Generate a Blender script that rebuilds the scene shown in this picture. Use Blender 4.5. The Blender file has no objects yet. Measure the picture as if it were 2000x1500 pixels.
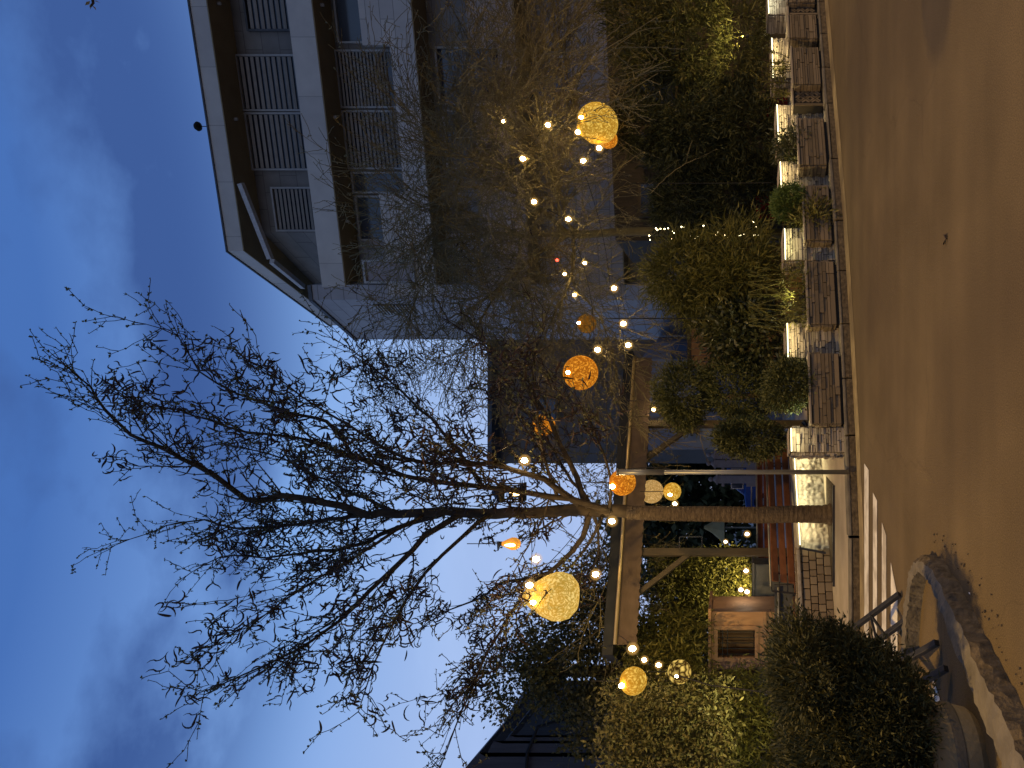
import bpy, math, random
import numpy as np
from mathutils import Vector, Matrix
random.seed(7); RNG = np.random.default_rng(11)
sc = bpy.context.scene
COL = sc.collection
F, HZ, H = 1450.0, 1430.0, 1.55          # focal length / horizon in photograph pixels, eye height

def P(x, y, d):                          # photograph pixel (the photograph lies on its side) at a depth -> world
    return Vector(((750 - y) / F * d, d, H - (x - HZ) / F * d))
def G(x, y, h=0.0):                      # pixel on a level surface of height h
    d = F * (H - h) / (x - HZ); return Vector(((750 - y) / F * d, d, h))

# ------------------------------------------------------------------ materials
def mat(name, c1, c2=None, scale=6, rough=.8, bump=0, bscale=40, metal=0, spec=.3, emis=None, estr=0, leaf=False, trans=0, detail=5, stretch=(1,1,1), c3=None, s3=1.5):
    m = bpy.data.materials.new(name); m.use_nodes = True
    nt = m.node_tree; N = nt.nodes; L = nt.links; N.clear()
    out = N.new('ShaderNodeOutputMaterial'); b = N.new('ShaderNodeBsdfPrincipled')
    b.inputs['Roughness'].default_value = rough; b.inputs['Metallic'].default_value = metal
    b.inputs['Specular IOR Level'].default_value = spec
    c2 = c2 or c1
    tc = N.new('ShaderNodeTexCoord'); mp = N.new('ShaderNodeMapping'); mp.inputs['Scale'].default_value = stretch
    L.new(tc.outputs['Object'], mp.inputs[0])
    if leaf:
        g = N.new('ShaderNodeNewGeometry'); fac = g.outputs['Random Per Island']
    else:
        n = N.new('ShaderNodeTexNoise'); n.inputs['Scale'].default_value = scale; n.inputs['Detail'].default_value = detail
        L.new(mp.outputs[0], n.inputs['Vector']); fac = n.outputs['Fac']
    r = N.new('ShaderNodeValToRGB'); e = r.color_ramp.elements
    e[0].position = .0 if leaf else .3; e[1].position = 1 if leaf else .7
    e[0].color = (*c1, 1); e[1].color = (*c2, 1); L.new(fac, r.inputs[0]); colr = r.outputs[0]
    if c3:
        n3 = N.new('ShaderNodeTexNoise'); n3.inputs['Scale'].default_value = s3; n3.inputs['Detail'].default_value = 4
        L.new(mp.outputs[0], n3.inputs['Vector'])
        r3 = N.new('ShaderNodeValToRGB'); r3.color_ramp.elements[0].position = .45; r3.color_ramp.elements[1].position = .62
        L.new(n3.outputs['Fac'], r3.inputs[0])
        mx = N.new('ShaderNodeMix'); mx.data_type = 'RGBA'; L.new(r3.outputs[0], mx.inputs[0]); L.new(colr, mx.inputs[6])
        mx.inputs[7].default_value = (*c3, 1); colr = mx.outputs[2]
    L.new(colr, b.inputs['Base Color'])
    if bump:
        nb = N.new('ShaderNodeTexNoise'); nb.inputs['Scale'].default_value = bscale; nb.inputs['Detail'].default_value = 6
        L.new(mp.outputs[0], nb.inputs['Vector'])
        bp = N.new('ShaderNodeBump'); bp.inputs['Strength'].default_value = bump; bp.inputs['Distance'].default_value = .02
        L.new(nb.outputs['Fac'], bp.inputs['Height']); L.new(bp.outputs[0], b.inputs['Normal'])
    if emis: b.inputs['Emission Color'].default_value = (*emis, 1); b.inputs['Emission Strength'].default_value = estr
    if trans:
        t = N.new('ShaderNodeBsdfTranslucent'); L.new(colr, t.inputs[0])
        mx2 = N.new('ShaderNodeMixShader'); mx2.inputs[0].default_value = trans
        L.new(b.outputs[0], mx2.inputs[1]); L.new(t.outputs[0], mx2.inputs[2]); L.new(mx2.outputs[0], out.inputs[0])
    else: L.new(b.outputs[0], out.inputs[0])
    return m

def mat_asphalt():
    m = mat('asphalt', (.115,.086,.046), (.16,.121,.067), scale=1.1, rough=.88, bump=.35, bscale=90, spec=.25, c3=(.105,.078,.045), s3=.35)
    nt = m.node_tree; N = nt.nodes; L = nt.links
    b = [n for n in N if n.type == 'BSDF_PRINCIPLED'][0]; src = b.inputs['Base Color'].links[0].from_socket
    tc = N.new('ShaderNodeTexCoord')
    v = N.new('ShaderNodeTexNoise'); v.inputs['Scale'].default_value = 120; v.inputs['Detail'].default_value = 2; L.new(tc.outputs['Object'], v.inputs[0])
    r = N.new('ShaderNodeValToRGB'); r.color_ramp.elements[0].position = .3; r.color_ramp.elements[1].position = .75
    r.color_ramp.elements[0].color = (.62,.62,.62,1); r.color_ramp.elements[1].color = (1.35,1.33,1.3,1); L.new(v.outputs['Fac'], r.inputs[0])
    mx = N.new('ShaderNodeMix'); mx.data_type = 'RGBA'; mx.blend_type = 'MULTIPLY'; mx.inputs[0].default_value = 1
    L.new(src, mx.inputs[6]); L.new(r.outputs[0], mx.inputs[7])
    # tyre-worn streaks running along the street
    mp = N.new('ShaderNodeMapping'); mp.inputs['Rotation'].default_value = (0,0,-.3); mp.inputs['Scale'].default_value = (.12,1.6,1); L.new(tc.outputs['Object'], mp.inputs[0])
    s = N.new('ShaderNodeTexNoise'); s.inputs['Scale'].default_value = 1.2; s.inputs['Detail'].default_value = 5; L.new(mp.outputs[0], s.inputs[0])
    r2 = N.new('ShaderNodeValToRGB'); r2.color_ramp.elements[0].position = .38; r2.color_ramp.elements[1].position = .66
    r2.color_ramp.elements[0].color = (.9,.9,.9,1); r2.color_ramp.elements[1].color = (1.06,1.05,1.03,1); L.new(s.outputs['Fac'], r2.inputs[0])
    mx2 = N.new('ShaderNodeMix'); mx2.data_type = 'RGBA'; mx2.blend_type = 'MULTIPLY'; mx2.inputs[0].default_value = 1
    L.new(mx.outputs[2], mx2.inputs[6]); L.new(r2.outputs[0], mx2.inputs[7]); colr = mx2.outputs[2]
    # thin cracks
    n0 = N.new('ShaderNodeTexNoise'); n0.inputs['Scale'].default_value = 1.3; L.new(tc.outputs['Object'], n0.inputs[0])
    ad = N.new('ShaderNodeVectorMath'); ad.operation = 'MULTIPLY_ADD'; ad.inputs[1].default_value = (.9,.9,0); L.new(n0.outputs['Color'], ad.inputs[0]); L.new(tc.outputs['Object'], ad.inputs[2])
    vo = N.new('ShaderNodeTexVoronoi'); vo.feature = 'DISTANCE_TO_EDGE'; vo.inputs['Scale'].default_value = .27; L.new(ad.outputs[0], vo.inputs['Vector'])
    r4 = N.new('ShaderNodeValToRGB'); r4.color_ramp.elements[0].position = .0; r4.color_ramp.elements[1].position = .0035
    r4.color_ramp.elements[0].color = (.86,.86,.86,1); r4.color_ramp.elements[1].color = (1,1,1,1); L.new(vo.outputs['Distance'], r4.inputs[0])
    mx3 = N.new('ShaderNodeMix'); mx3.data_type = 'RGBA'; mx3.blend_type = 'MULTIPLY'; mx3.inputs[0].default_value = 1
    L.new(colr, mx3.inputs[6]); L.new(r4.outputs[0], mx3.inputs[7])
    L.new(mx3.outputs[2], b.inputs['Base Color']); return m

def mat_tile(name, c1, c2, w, h, groove=.012, gcol=.45):
    m = mat(name, c1, c2, scale=2.2, rough=.6, bump=.08, bscale=60, spec=.3)
    nt = m.node_tree; N = nt.nodes; L = nt.links
    b = [n for n in N if n.type == 'BSDF_PRINCIPLED'][0]; src = b.inputs['Base Color'].links[0].from_socket
    uv = N.new('ShaderNodeUVMap'); br = N.new('ShaderNodeTexBrick'); br.offset = .5
    br.inputs['Color1'].default_value = (1,1,1,1); br.inputs['Color2'].default_value = (.86,.86,.88,1); br.inputs['Mortar'].default_value = (gcol,gcol,gcol,1)
    br.inputs['Scale'].default_value = 1; br.inputs['Mortar Size'].default_value = groove; br.inputs['Brick Width'].default_value = w; br.inputs['Row Height'].default_value = h
    L.new(uv.outputs[0], br.inputs['Vector'])
    mx = N.new('ShaderNodeMix'); mx.data_type = 'RGBA'; mx.blend_type = 'MULTIPLY'; mx.inputs[0].default_value = 1
    L.new(src, mx.inputs[6]); L.new(br.outputs[0], mx.inputs[7]); L.new(mx.outputs[2], b.inputs['Base Color']); return m

def mat_lantern(name, cin, cstr, estr, scale, hole=.0):
    m = bpy.data.materials.new(name); m.use_nodes = True
    nt = m.node_tree; N = nt.nodes; L = nt.links; N.clear()
    out = N.new('ShaderNodeOutputMaterial'); tc = N.new('ShaderNodeTexCoord')
    n = N.new('ShaderNodeTexNoise'); n.inputs['Scale'].default_value = scale*.6; L.new(tc.outputs['Object'], n.inputs[0])
    ad = N.new('ShaderNodeVectorMath'); ad.operation = 'MULTIPLY_ADD'; ad.inputs[1].default_value = (.4,.4,.4)
    L.new(n.outputs['Color'], ad.inputs[0]); L.new(tc.outputs['Object'], ad.inputs[2])
    v = N.new('ShaderNodeTexVoronoi'); v.feature = 'DISTANCE_TO_EDGE'; v.inputs['Scale'].default_value = scale; L.new(ad.outputs[0], v.inputs['Vector'])
    r = N.new('ShaderNodeValToRGB'); e = r.color_ramp.elements; e[0].position = .03; e[1].position = .30
    e[0].color = (*cstr, 1); e[1].color = (*cin, 1); L.new(v.outputs['Distance'], r.inputs[0])
    em = N.new('ShaderNodeEmission'); em.inputs[1].default_value = estr; L.new(r.outputs[0], em.inputs[0])
    d = N.new('ShaderNodeBsdfDiffuse'); d.inputs[0].default_value = (*(q*.5 for q in cstr), 1)
    ads = N.new('ShaderNodeAddShader'); L.new(em.outputs[0], ads.inputs[0]); L.new(d.outputs[0], ads.inputs[1])
    t = N.new('ShaderNodeBsdfTransparent')
    r2 = N.new('ShaderNodeValToRGB'); r2.color_ramp.elements[0].position = .09 if hole else .2; r2.color_ramp.elements[1].position = .13 if hole else .26
    r2.color_ramp.elements[1].color = (hole,)*3 + (1,); L.new(v.outputs['Distance'], r2.inputs[0])
    mx = N.new('ShaderNodeMixShader'); L.new(r2.outputs[0], mx.inputs[0]); L.new(ads.outputs[0], mx.inputs[1]); L.new(t.outputs[0], mx.inputs[2])
    L.new(mx.outputs[0], out.inputs[0]); return m

def mat_glass(name, c, rough=.06):
    return mat(name, c, tuple(k*1.5 for k in c), scale=.7, rough=rough, spec=.8)

M = {}
M['asphalt'] = mat_asphalt()
M['gutter'] = mat('gutter', (.22,.175,.10), (.34,.27,.15), scale=5, rough=.9, bump=.5, bscale=50, stretch=(1,1,1), c3=(.16,.125,.075), s3=1.2)
M['pave'] = mat('pavement', (.36,.31,.235), (.48,.42,.33), scale=2.5, rough=.85, bump=.25, bscale=45, c3=(.30,.26,.20), s3=.8)
M['kerb'] = mat('kerb_stone', (.11,.098,.078), (.19,.17,.135), scale=6, rough=.9, bump=.8, bscale=22)
M['kerb_dirt'] = mat('kerb_rough', (.06,.046,.028), (.15,.115,.07), scale=18, rough=.95, bump=1, bscale=30)
M['soil'] = mat('soil', (.03,.022,.014), (.07,.05,.03), scale=20, rough=1, bump=1)
M['terrace'] = mat('terrace', (.10,.085,.07), (.16,.14,.11), scale=2, rough=.85, bump=.3)
M['paint'] = mat('road_paint', (.62,.60,.55), (.80,.78,.72), scale=9, rough=.7, bump=.2, c3=(.42,.39,.34), s3=3)
M['slate'] = mat('slate', (.20,.17,.13), (.42,.36,.28), leaf=True, rough=.8, bump=0)
M['slate_core'] = mat('slate_core', (.04,.034,.026), rough=.95)
M['slate_dark'] = mat('slate_dark', (.10,.077,.048), (.20,.155,.10), leaf=True, rough=.85)
M['cobble'] = mat('cobble', (.26,.235,.19), (.44,.40,.33), scale=9, rough=.85, bump=.3, bscale=40)
M['block'] = mat('block', (.17,.13,.085), (.27,.215,.14), leaf=True, rough=.9)
M['wood_red'] = mat('bench_wood', (.15,.058,.026), (.22,.088,.04), scale=3, rough=.55, bump=.2, bscale=30, stretch=(1,6,6))
M['wood_dark'] = mat('bench_wood_dark', (.08,.024,.014), (.13,.04,.02), scale=3, rough=.6, stretch=(1,6,6))
M['wood'] = mat('timber', (.055,.044,.028), (.09,.07,.045), scale=4, rough=.75, bump=.3, bscale=20, stretch=(5,5,1))
M['wood_plank'] = mat('plank', (.22,.115,.045), (.32,.17,.07), leaf=True, rough=.7)
M['booth'] = mat('booth_wood', (.30,.17,.10), (.40,.24,.145), scale=4, rough=.7, bump=.2, stretch=(4,4,1))
M['dark_metal'] = mat('dark_metal', (.022,.022,.026), (.04,.04,.045), scale=9, rough=.45, metal=.4, spec=.5)
M['steel_paint'] = mat('steel_paint', (.016,.016,.018), (.03,.03,.031), scale=14, rough=.5, metal=.2, spec=.5, bump=.1)
M['galv'] = mat('galvanised', (.19,.19,.165), (.28,.275,.235), scale=10, rough=.45, metal=.6, spec=.5, stretch=(1,1,.2))
M['gold_rail'] = mat('brass_rail', (.5,.38,.2), (.62,.48,.26), scale=6, rough=.4, metal=.5)
M['roof_dark'] = mat('roof_felt', (.02,.022,.026), (.035,.037,.043), scale=5, rough=.8)
M['canvas'] = mat('canvas', (.11,.078,.056), (.15,.106,.078), scale=5, rough=.9, bump=.3, bscale=8, stretch=(1,1,2), trans=.15)
M['fascia'] = mat_tile('stone_panel', (.56,.53,.47), (.64,.61,.54), 1.7, 2.0, .01, .6)
M['brickwall'] = mat_tile('cream_cladding', (.54,.50,.44), (.62,.58,.51), 1.6, .42, .012, .5)
M['warmlitwall'] = mat_tile('warm_lit_cladding', (.33,.265,.205), (.40,.325,.255), 1.6, .42, .012, .5)  # lower parapets browned: warm light on the cladding put into its colour
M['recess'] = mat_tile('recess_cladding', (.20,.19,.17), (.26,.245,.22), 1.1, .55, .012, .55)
M['sidewall'] = mat_tile('side_cladding', (.36,.35,.345), (.43,.42,.415), 1.5, .42, .014, .5)
M['soffit'] = mat('soffit', (.25,.195,.105), (.31,.245,.135), scale=2, rough=.8)
M['copper'] = mat('coping', (.07,.08,.09), (.12,.13,.14), scale=5, rough=.6)
M['glass'] = mat_glass('window_glass', (.018,.022,.034))
M['glass_mid'] = mat_glass('balcony_glass', (.05,.06,.075), .12)
M['glass_pink'] = mat('pink_reflection_glass', (.20,.15,.14), (.28,.22,.2), scale=1.2, rough=.1, spec=.8)  # pinkish reflection put into the colour of the pane
M['louvre'] = mat('louvre', (.36,.35,.32), (.44,.43,.40), scale=5, rough=.5)
M['frame'] = mat('window_frame', (.34,.34,.33), (.42,.42,.40), scale=6, rough=.5)
M['awning'] = mat('awning_fabric', (.45,.44,.42), (.6,.59,.56), scale=14, rough=.8, bump=.4, bscale=12)
M['plaster_blue'] = mat('blue_plaster', (.16,.19,.27), (.21,.25,.34), scale=1.4, rough=.9, bump=.2)
M['plaster_grey'] = mat('grey_plaster', (.15,.135,.12), (.19,.17,.155), scale=.9, rough=.9)
M['blue_sheet'] = mat('blue_sheet', (.10,.20,.42), (.13,.25,.5), scale=4, rough=.5)
M['dark_sheet'] = mat('dark_sheet', (.035,.036,.045), (.06,.062,.075), scale=3, rough=.6, stretch=(6,6,.5))
M['bark'] = mat('bark', (.06,.042,.026), (.135,.1,.062), scale=12, rough=.9, bump=1, bscale=22, stretch=(1.2,1.2,3.5))
M['twig'] = mat('twig', (.035,.026,.017), (.07,.052,.033), scale=9, rough=.85)
M['twig_tan'] = mat('twig_tan', (.145,.12,.055), (.25,.205,.095), scale=3, rough=.85)
M['pod'] = mat('seed_pod', (.018,.010,.006), (.05,.026,.014), leaf=True, rough=.5, spec=.4)
M['bud'] = mat('bud', (.10,.105,.045), (.19,.185,.08), leaf=True, rough=.7, trans=.3)
M['bud_tan'] = mat('bud_tan', (.20,.17,.08), (.32,.27,.13), leaf=True, rough=.7, trans=.3)
M['conifer'] = mat('conifer', (.07,.075,.02), (.23,.20,.055), leaf=True, rough=.6, trans=.2)
M['conifer_dark'] = mat('conifer_dark', (.034,.042,.015), (.10,.098,.034), leaf=True, rough=.6, trans=.15)
M['bamboo'] = mat('bamboo_leaf', (.075,.082,.02), (.20,.18,.045), leaf=True, rough=.55, trans=.35)
M['ivy'] = mat('ivy_leaf', (.075,.075,.026), (.17,.15,.055), leaf=True, rough=.6, trans=.25)
M['hedge'] = mat('hedge_leaf', (.10,.10,.025), (.21,.185,.05), leaf=True, rough=.6, trans=.3)
M['topiary'] = mat('topiary', (.038,.048,.015), (.12,.12,.036), leaf=True, rough=.6, trans=.15)
M['broad'] = mat('broad_leaf', (.035,.042,.015), (.10,.10,.036), leaf=True, rough=.4, spec=.5, trans=.2)
M['thuja'] = mat('thuja', (.033,.039,.014), (.11,.102,.034), leaf=True, rough=.6, trans=.15)
M['green'] = mat('bright_shrub', (.06,.10,.02), (.14,.19,.05), leaf=True, rough=.55, trans=.3)
M['concrete'] = mat('planter_concrete', (.20,.155,.085), (.28,.22,.125), scale=5, rough=.9, bump=.4, bscale=30)
M['band'] = mat('planter_band', (.10,.085,.06), (.15,.125,.09), scale=8, rough=.9, bump=.4)
M['red'] = mat('red_cloth', (.22,.012,.012), (.30,.02,.018), scale=6, rough=.8)
M['slab'] = mat('slab', (.055,.058,.062), (.085,.088,.092), scale=6, rough=.7, bump=.2)
M['car_blue'] = mat('car_paint', (.015,.055,.22), (.02,.07,.26), scale=2, rough=.2, spec=.7)
M['chrome'] = mat('chrome', (.65,.62,.58), rough=.15, metal=1)
M['rubber'] = mat('rubber', (.012,.012,.012), (.02,.02,.02), rough=.9)
M['pinkstone'] = mat('pink_stone', (.42,.28,.22), (.5,.35,.28), scale=6, rough=.85)
M['canopy'] = mat('canopy', (.55,.40,.16), (.65,.48,.2), rough=.8, trans=.3)
M['white'] = mat('white_paint', (.6,.58,.54), (.7,.68,.63), rough=.5)
WARM = (1, .60, .22)
M['bulb'] = mat('bulb_glow', WARM, emis=(1,.72,.33), estr=120)
M['bulb_cool'] = mat('bulb_cool', WARM, emis=(1,.88,.66), estr=40)
M['fairy'] = mat('fairy_glow', WARM, emis=(1,.86,.45), estr=14)
M['red_led'] = mat('red_led', (.5,0,0), emis=(1,.04,.02), estr=12)
M['led'] = mat('led_strip', (1,.9,.6), emis=(1,.88,.50), estr=3.5)
M['amber_glass'] = mat('amber_glass', (.5,.2,.03), emis=(1,.42,.05), estr=.55, rough=.1)
M['filament'] = mat('filament', (1,.6,.2), emis=(1,.62,.18), estr=12)
M['cable'] = mat('cable', (.012,.012,.012), rough=.7)
M['lan_yellow'] = mat_lantern('yellow_wicker', (.86,.56,.10), (.40,.19,.014), .95, 12)
M['lan_big'] = mat_lantern('pale_wicker', (.84,.62,.20), (.42,.25,.035), .95, 12)
M['lan_orange'] = mat_lantern('orange_wicker', (.92,.36,.03), (.33,.09,.005), .9, 13)
M['lan_pale'] = mat_lantern('cream_wicker', (.72,.46,.17), (.40,.22,.06), .85, 15)
M['lan_dim'] = mat_lantern('dim_wicker', (.40,.17,.02), (.16,.06,.007), .6, 14)
M['lan_open'] = mat_lantern('open_wicker', (.98,.66,.15), (.03,.014,.003), .95, 8.5)

# ------------------------------------------------------------------ mesh building
class MB:
    def __init__(s): s.v = []; s.f = []
    def add(s, vs, fs):
        o = len(s.v); s.v += [tuple(p) for p in vs]; s.f += [tuple(i+o for i in f) for f in fs]
    def box(s, c, size, ax=None):        # ax = (ux, uy, uz)
        c = Vector(c); ux, uy, uz = ax or (Vector((1,0,0)), Vector((0,1,0)), Vector((0,0,1)))
        a, b, d = (k/2 for k in size)
        vs = [c + ux*(a*i) + uy*(b*j) + uz*(d*k) for k in (-1,1) for j in (-1,1) for i in (-1,1)]
        s.add(vs, [(0,2,3,1),(4,5,7,6),(0,1,5,4),(2,6,7,3),(0,4,6,2),(1,3,7,5)])
    def prism(s, poly, z0, z1):          # vertical prism from a plan polygon of (x, y)
        n = len(poly)
        s.add([(x,y,z0) for x,y in poly] + [(x,y,z1) for x,y in poly],
              [tuple(range(n))[::-1], tuple(range(n,2*n))] + [(i,(i+1)%n,n+(i+1)%n,n+i) for i in range(n)])
    def tube(s, pts, rad, n=6, cap=True):
        pts = [Vector(p) for p in pts]; k = len(pts)
        if not hasattr(rad, '__len__'): rad = [rad]*k
        t0 = (pts[1]-pts[0]).normalized(); up = Vector((0,0,1)) if abs(t0.z) < .9 else Vector((1,0,0))
        u = t0.cross(up).normalized(); o = len(s.v)
        for i in range(k):
            t = (pts[min(i+1,k-1)] - pts[max(i-1,0)])
            if t.length > 1e-9:
                t.normalize(); u = u - t*u.dot(t); u = u.normalized() if u.length > 1e-6 else t.orthogonal().normalized(); w = t.cross(u)
            for j in range(n):
                a = 2*math.pi*j/n; q = pts[i] + (u*math.cos(a) + w*math.sin(a))*rad[i]; s.v.append((q.x,q.y,q.z))
        for i in range(k-1):
            for j in range(n):
                a = o+i*n+j; b = o+i*n+(j+1)%n; s.f.append((a,b,b+n,a+n))
        if cap: s.f.append(tuple(o+j for j in range(n))[::-1]); s.f.append(tuple(o+(k-1)*n+j for j in range(n)))
    def bar(s, a, b, w, h):              # square section bar
        a = Vector(a); b = Vector(b); t = (b-a); l = t.length; t.normalize()
        up = Vector((0,0,1)) if abs(t.z) < .95 else Vector((0,1,0)); u = t.cross(up).normalized(); q = u.cross(t)
        s.box((a+b)/2, (l,w,h), (t,u,q))
    def lathe(s, c, prof, n=20, sx=1, sy=1):
        c = Vector(c); o = len(s.v)
        for r,z in prof:
            for j in range(n):
                a = 2*math.pi*j/n; s.v.append((c.x+r*math.cos(a)*sx, c.y+r*math.sin(a)*sy, c.z+z))
        for i in range(len(prof)-1):
            for j in range(n):
                a = o+i*n+j; b = o+i*n+(j+1)%n; s.f.append((a,b,b+n,a+n))
        s.f.append(tuple(o+j for j in range(n))[::-1]); s.f.append(tuple(o+(len(prof)-1)*n+j for j in range(n)))
    def build(s, name, m, parent=None, smooth=False, uvbox=None, bevel=0):
        org = origin(parent)
        me = bpy.data.meshes.new(name)
        me.from_pydata([(x-org.x, y-org.y, z-org.z) for x,y,z in s.v], [], s.f); me.materials.append(m)
        if uvbox is not None:            # uvbox = horizontal unit direction of the facade
            uv = me.uv_layers.new(name='UVMap'); e = uvbox
            for p in me.polygons:
                for li in p.loop_indices:
                    q = Vector(s.v[me.loops[li].vertex_index]); nx = abs(p.normal.z) > .7
                    uv.data[li].uv = (q.dot(e), q.dot(Vector((-e.y,e.x,0))) if nx else q.z)
        if smooth: me.polygons.foreach_set('use_smooth', [True]*len(me.polygons))
        o = bpy.data.objects.new(name, me); COL.objects.link(o)
        if parent is not None: o.parent = parent
        if bevel:
            b = o.modifiers.new('bevel','BEVEL'); b.width = bevel; b.segments = 2; b.limit_method = 'ANGLE'
        return o
def origin(o):
    t = Vector((0,0,0))
    while o is not None: t += o.location; o = o.parent
    return t
def tag(o, label=None, cat=None, group=None, kind=None):
    for k, v in (('label',label),('category',cat),('group',group),('kind',kind)):
        if v: o[k] = v
    return o
def empty(name, loc, label, cat, group=None):
    o = bpy.data.objects.new(name, None); o.empty_display_size = .1; o.location = loc; COL.objects.link(o); return tag(o, label, cat, group)

def np_mesh(name, verts, quads, m, parent=None):
    org = origin(parent); verts = (verts - np.array(org)).astype(np.float32); nf = len(quads)
    me = bpy.data.meshes.new(name); me.vertices.add(len(verts)); me.vertices.foreach_set('co', verts.ravel())
    me.loops.add(nf*4); me.loops.foreach_set('vertex_index', quads.astype(np.int32).ravel())
    me.polygons.add(nf); me.polygons.foreach_set('loop_start', np.arange(0,nf*4,4,dtype=np.int32))
    me.update(calc_edges=True); me.materials.append(m)
    o = bpy.data.objects.new(name, me); COL.objects.link(o)
    if parent is not None: o.parent = parent
    return o
def unit(a): return a/np.maximum(np.linalg.norm(a,axis=1,keepdims=True),1e-9)
def leaves(name, pos, dr, ln, wd, m, parent, bend=.25):
    """one folded diamond blade per row"""
    n = len(pos); dr = unit(dr); side = unit(np.cross(dr, RNG.normal(size=(n,3)))); up = np.cross(side, dr)
    ln = np.asarray(ln).reshape(-1,1)*np.ones((n,1)); wd = np.asarray(wd).reshape(-1,1)*np.ones((n,1))
    mid = pos + dr*ln*.45 + up*ln*bend*.3
    v = np.stack([pos, mid+side*wd*.5, pos+dr*ln, mid-side*wd*.5],1).reshape(-1,3)
    return np_mesh(name, v, np.arange(4*n).reshape(-1,4), m, parent)
def crown_points(ells, n, clumps, spread, shell=.45, seed=0):
    """clumpy cloud of points in a union of lumpy ellipsoids -> positions and outward normals"""
    r = np.random.default_rng(seed+5); vol = np.array([e[1][0]*e[1][1]*e[1][2] for e in ells])**.7; vol = vol/vol.sum()
    ps, ns = [], []
    for (c, rad), w in zip(ells, vol):
        k = max(6, int(clumps*w)); u = unit(r.normal(size=(k,3)))
        lob = unit(r.normal(size=(7,3))); lump = 1 + .16*np.sin(3*(u@lob.T)+np.arange(7)).sum(1)/2.2
        q = u*(shell + (1-shell)*r.random((k,1))**.45)*lump[:,None]
        cc = np.array(c) + q*np.array(rad); m_ = max(1, int(n*w/k))
        idx = np.repeat(np.arange(k), m_); sp = spread*(.5+r.random(k))
        p = cc[idx] + r.normal(size=(len(idx),3))*sp[idx][:,None]
        ps.append(p); ns.append(unit(.8*u[idx] + .55*unit(p-cc[idx])))
    return np.concatenate(ps), np.concatenate(ns)
def foliage(name, ells, n, clumps, spread, ln, wd, m, parent, droop=0., rnd=.7, shell=.45, seed=0, zmin=None, up=0.):
    p, nn = crown_points(ells, n, clumps, spread, shell, seed)
    if zmin is not None: k = p[:,2] > zmin; p = p[k]; nn = nn[k]
    d = nn + RNG.normal(size=p.shape)*rnd; d[:,2] += up - droop
    return leaves(name, p, d, ln*(.6+.8*RNG.random(len(p))), wd*(.7+.6*RNG.random(len(p))), m, parent)

# ------------------------------------------------------------------ camera
cam = bpy.data.cameras.new('camera'); co = bpy.data.objects.new('camera', cam); COL.objects.link(co)
co.matrix_world = Matrix(((0,1,0,0),(0,0,-1,0),(-1,0,0,H),(0,0,0,1)))       # held upright: the picture lies on its side
cam.sensor_width = 36; cam.lens = 36*F/2000; cam.shift_x = (1000-HZ)/2000; cam.clip_end = 2000; sc.camera = co

# ------------------------------------------------------------------ sky and light
w = bpy.data.worlds.new('World'); sc.world = w; w.use_nodes = True; nt = w.node_tree; N = nt.nodes; L = nt.links; N.clear()
out = N.new('ShaderNodeOutputWorld'); bg = N.new('ShaderNodeBackground')
sky = N.new('ShaderNodeTexSky'); sky.sky_type = 'NISHITA'; sky.sun_disc = False; sky.sun_elevation = math.radians(1.0); sky.sun_rotation = math.radians(200)
geo = N.new('ShaderNodeTexCoord'); sep = N.new('ShaderNodeSeparateXYZ'); L.new(geo.outputs['Generated'], sep.inputs[0])
ramp = N.new('ShaderNodeValToRGB'); e = ramp.color_ramp.elements
e[0].position = .0; e[0].color = (.42,.50,.74,1); e[1].position = .68; e[1].color = (.06,.16,.47,1)
k = e.new(.20); k.color = (.40,.53,.86,1); k = e.new(.34); k.color = (.38,.53,.87,1); k = e.new(.50); k.color = (.215,.40,.80,1)
L.new(sep.outputs[2], ramp.inputs[0])
# cloud layer: direction projected on a plane overhead
ad = N.new('ShaderNodeMath'); ad.operation = 'MAXIMUM'; ad.inputs[1].default_value = .0; L.new(sep.outputs[2], ad.inputs[0])
ad2 = N.new('ShaderNodeMath'); ad2.operation = 'ADD'; ad2.inputs[1].default_value = .16; L.new(ad.outputs[0], ad2.inputs[0])
dv = N.new('ShaderNodeVectorMath'); dv.operation = 'DIVIDE'; cmb = N.new('ShaderNodeCombineXYZ')
for i in range(3): L.new(ad2.outputs[0], cmb.inputs[i])
L.new(geo.outputs['Generated'], dv.inputs[0]); L.new(cmb.outputs[0], dv.inputs[1])
mp = N.new('ShaderNodeMapping'); mp.inputs['Location'].default_value = (3.6,1.9,0); mp.inputs['Scale'].default_value = (1.0,1.25,0); L.new(dv.outputs[0], mp.inputs[0])
cn = N.new('ShaderNodeTexNoise'); cn.inputs['Scale'].default_value = 1.9; cn.inputs['Detail'].default_value = 7; cn.inputs['Roughness'].default_value = .52; L.new(mp.outputs[0], cn.inputs[0])
cr = N.new('ShaderNodeValToRGB'); cr.color_ramp.elements[0].position = .41; cr.color_ramp.elements[1].position = .53; L.new(cn.outputs['Fac'], cr.inputs[0])
cm = N.new('ShaderNodeMix'); cm.data_type = 'RGBA'; L.new(ramp.outputs[0], cm.inputs[6])
cl = N.new('ShaderNodeMix'); cl.data_type = 'RGBA'; cl.inputs[0].default_value = 1; L.new(ramp.outputs[0], cl.inputs[6]); cl.inputs[7].default_value = (.043,.102,.315,1)
L.new(cl.outputs[2], cm.inputs[7]); gz_ = N.new('ShaderNodeMapRange'); gz_.interpolation_type = 'SMOOTHSTEP'; gz_.inputs[1].default_value = .43; gz_.inputs[2].default_value = .60; gz_.inputs[3].default_value = .06; gz_.inputs[4].default_value = 1
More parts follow.
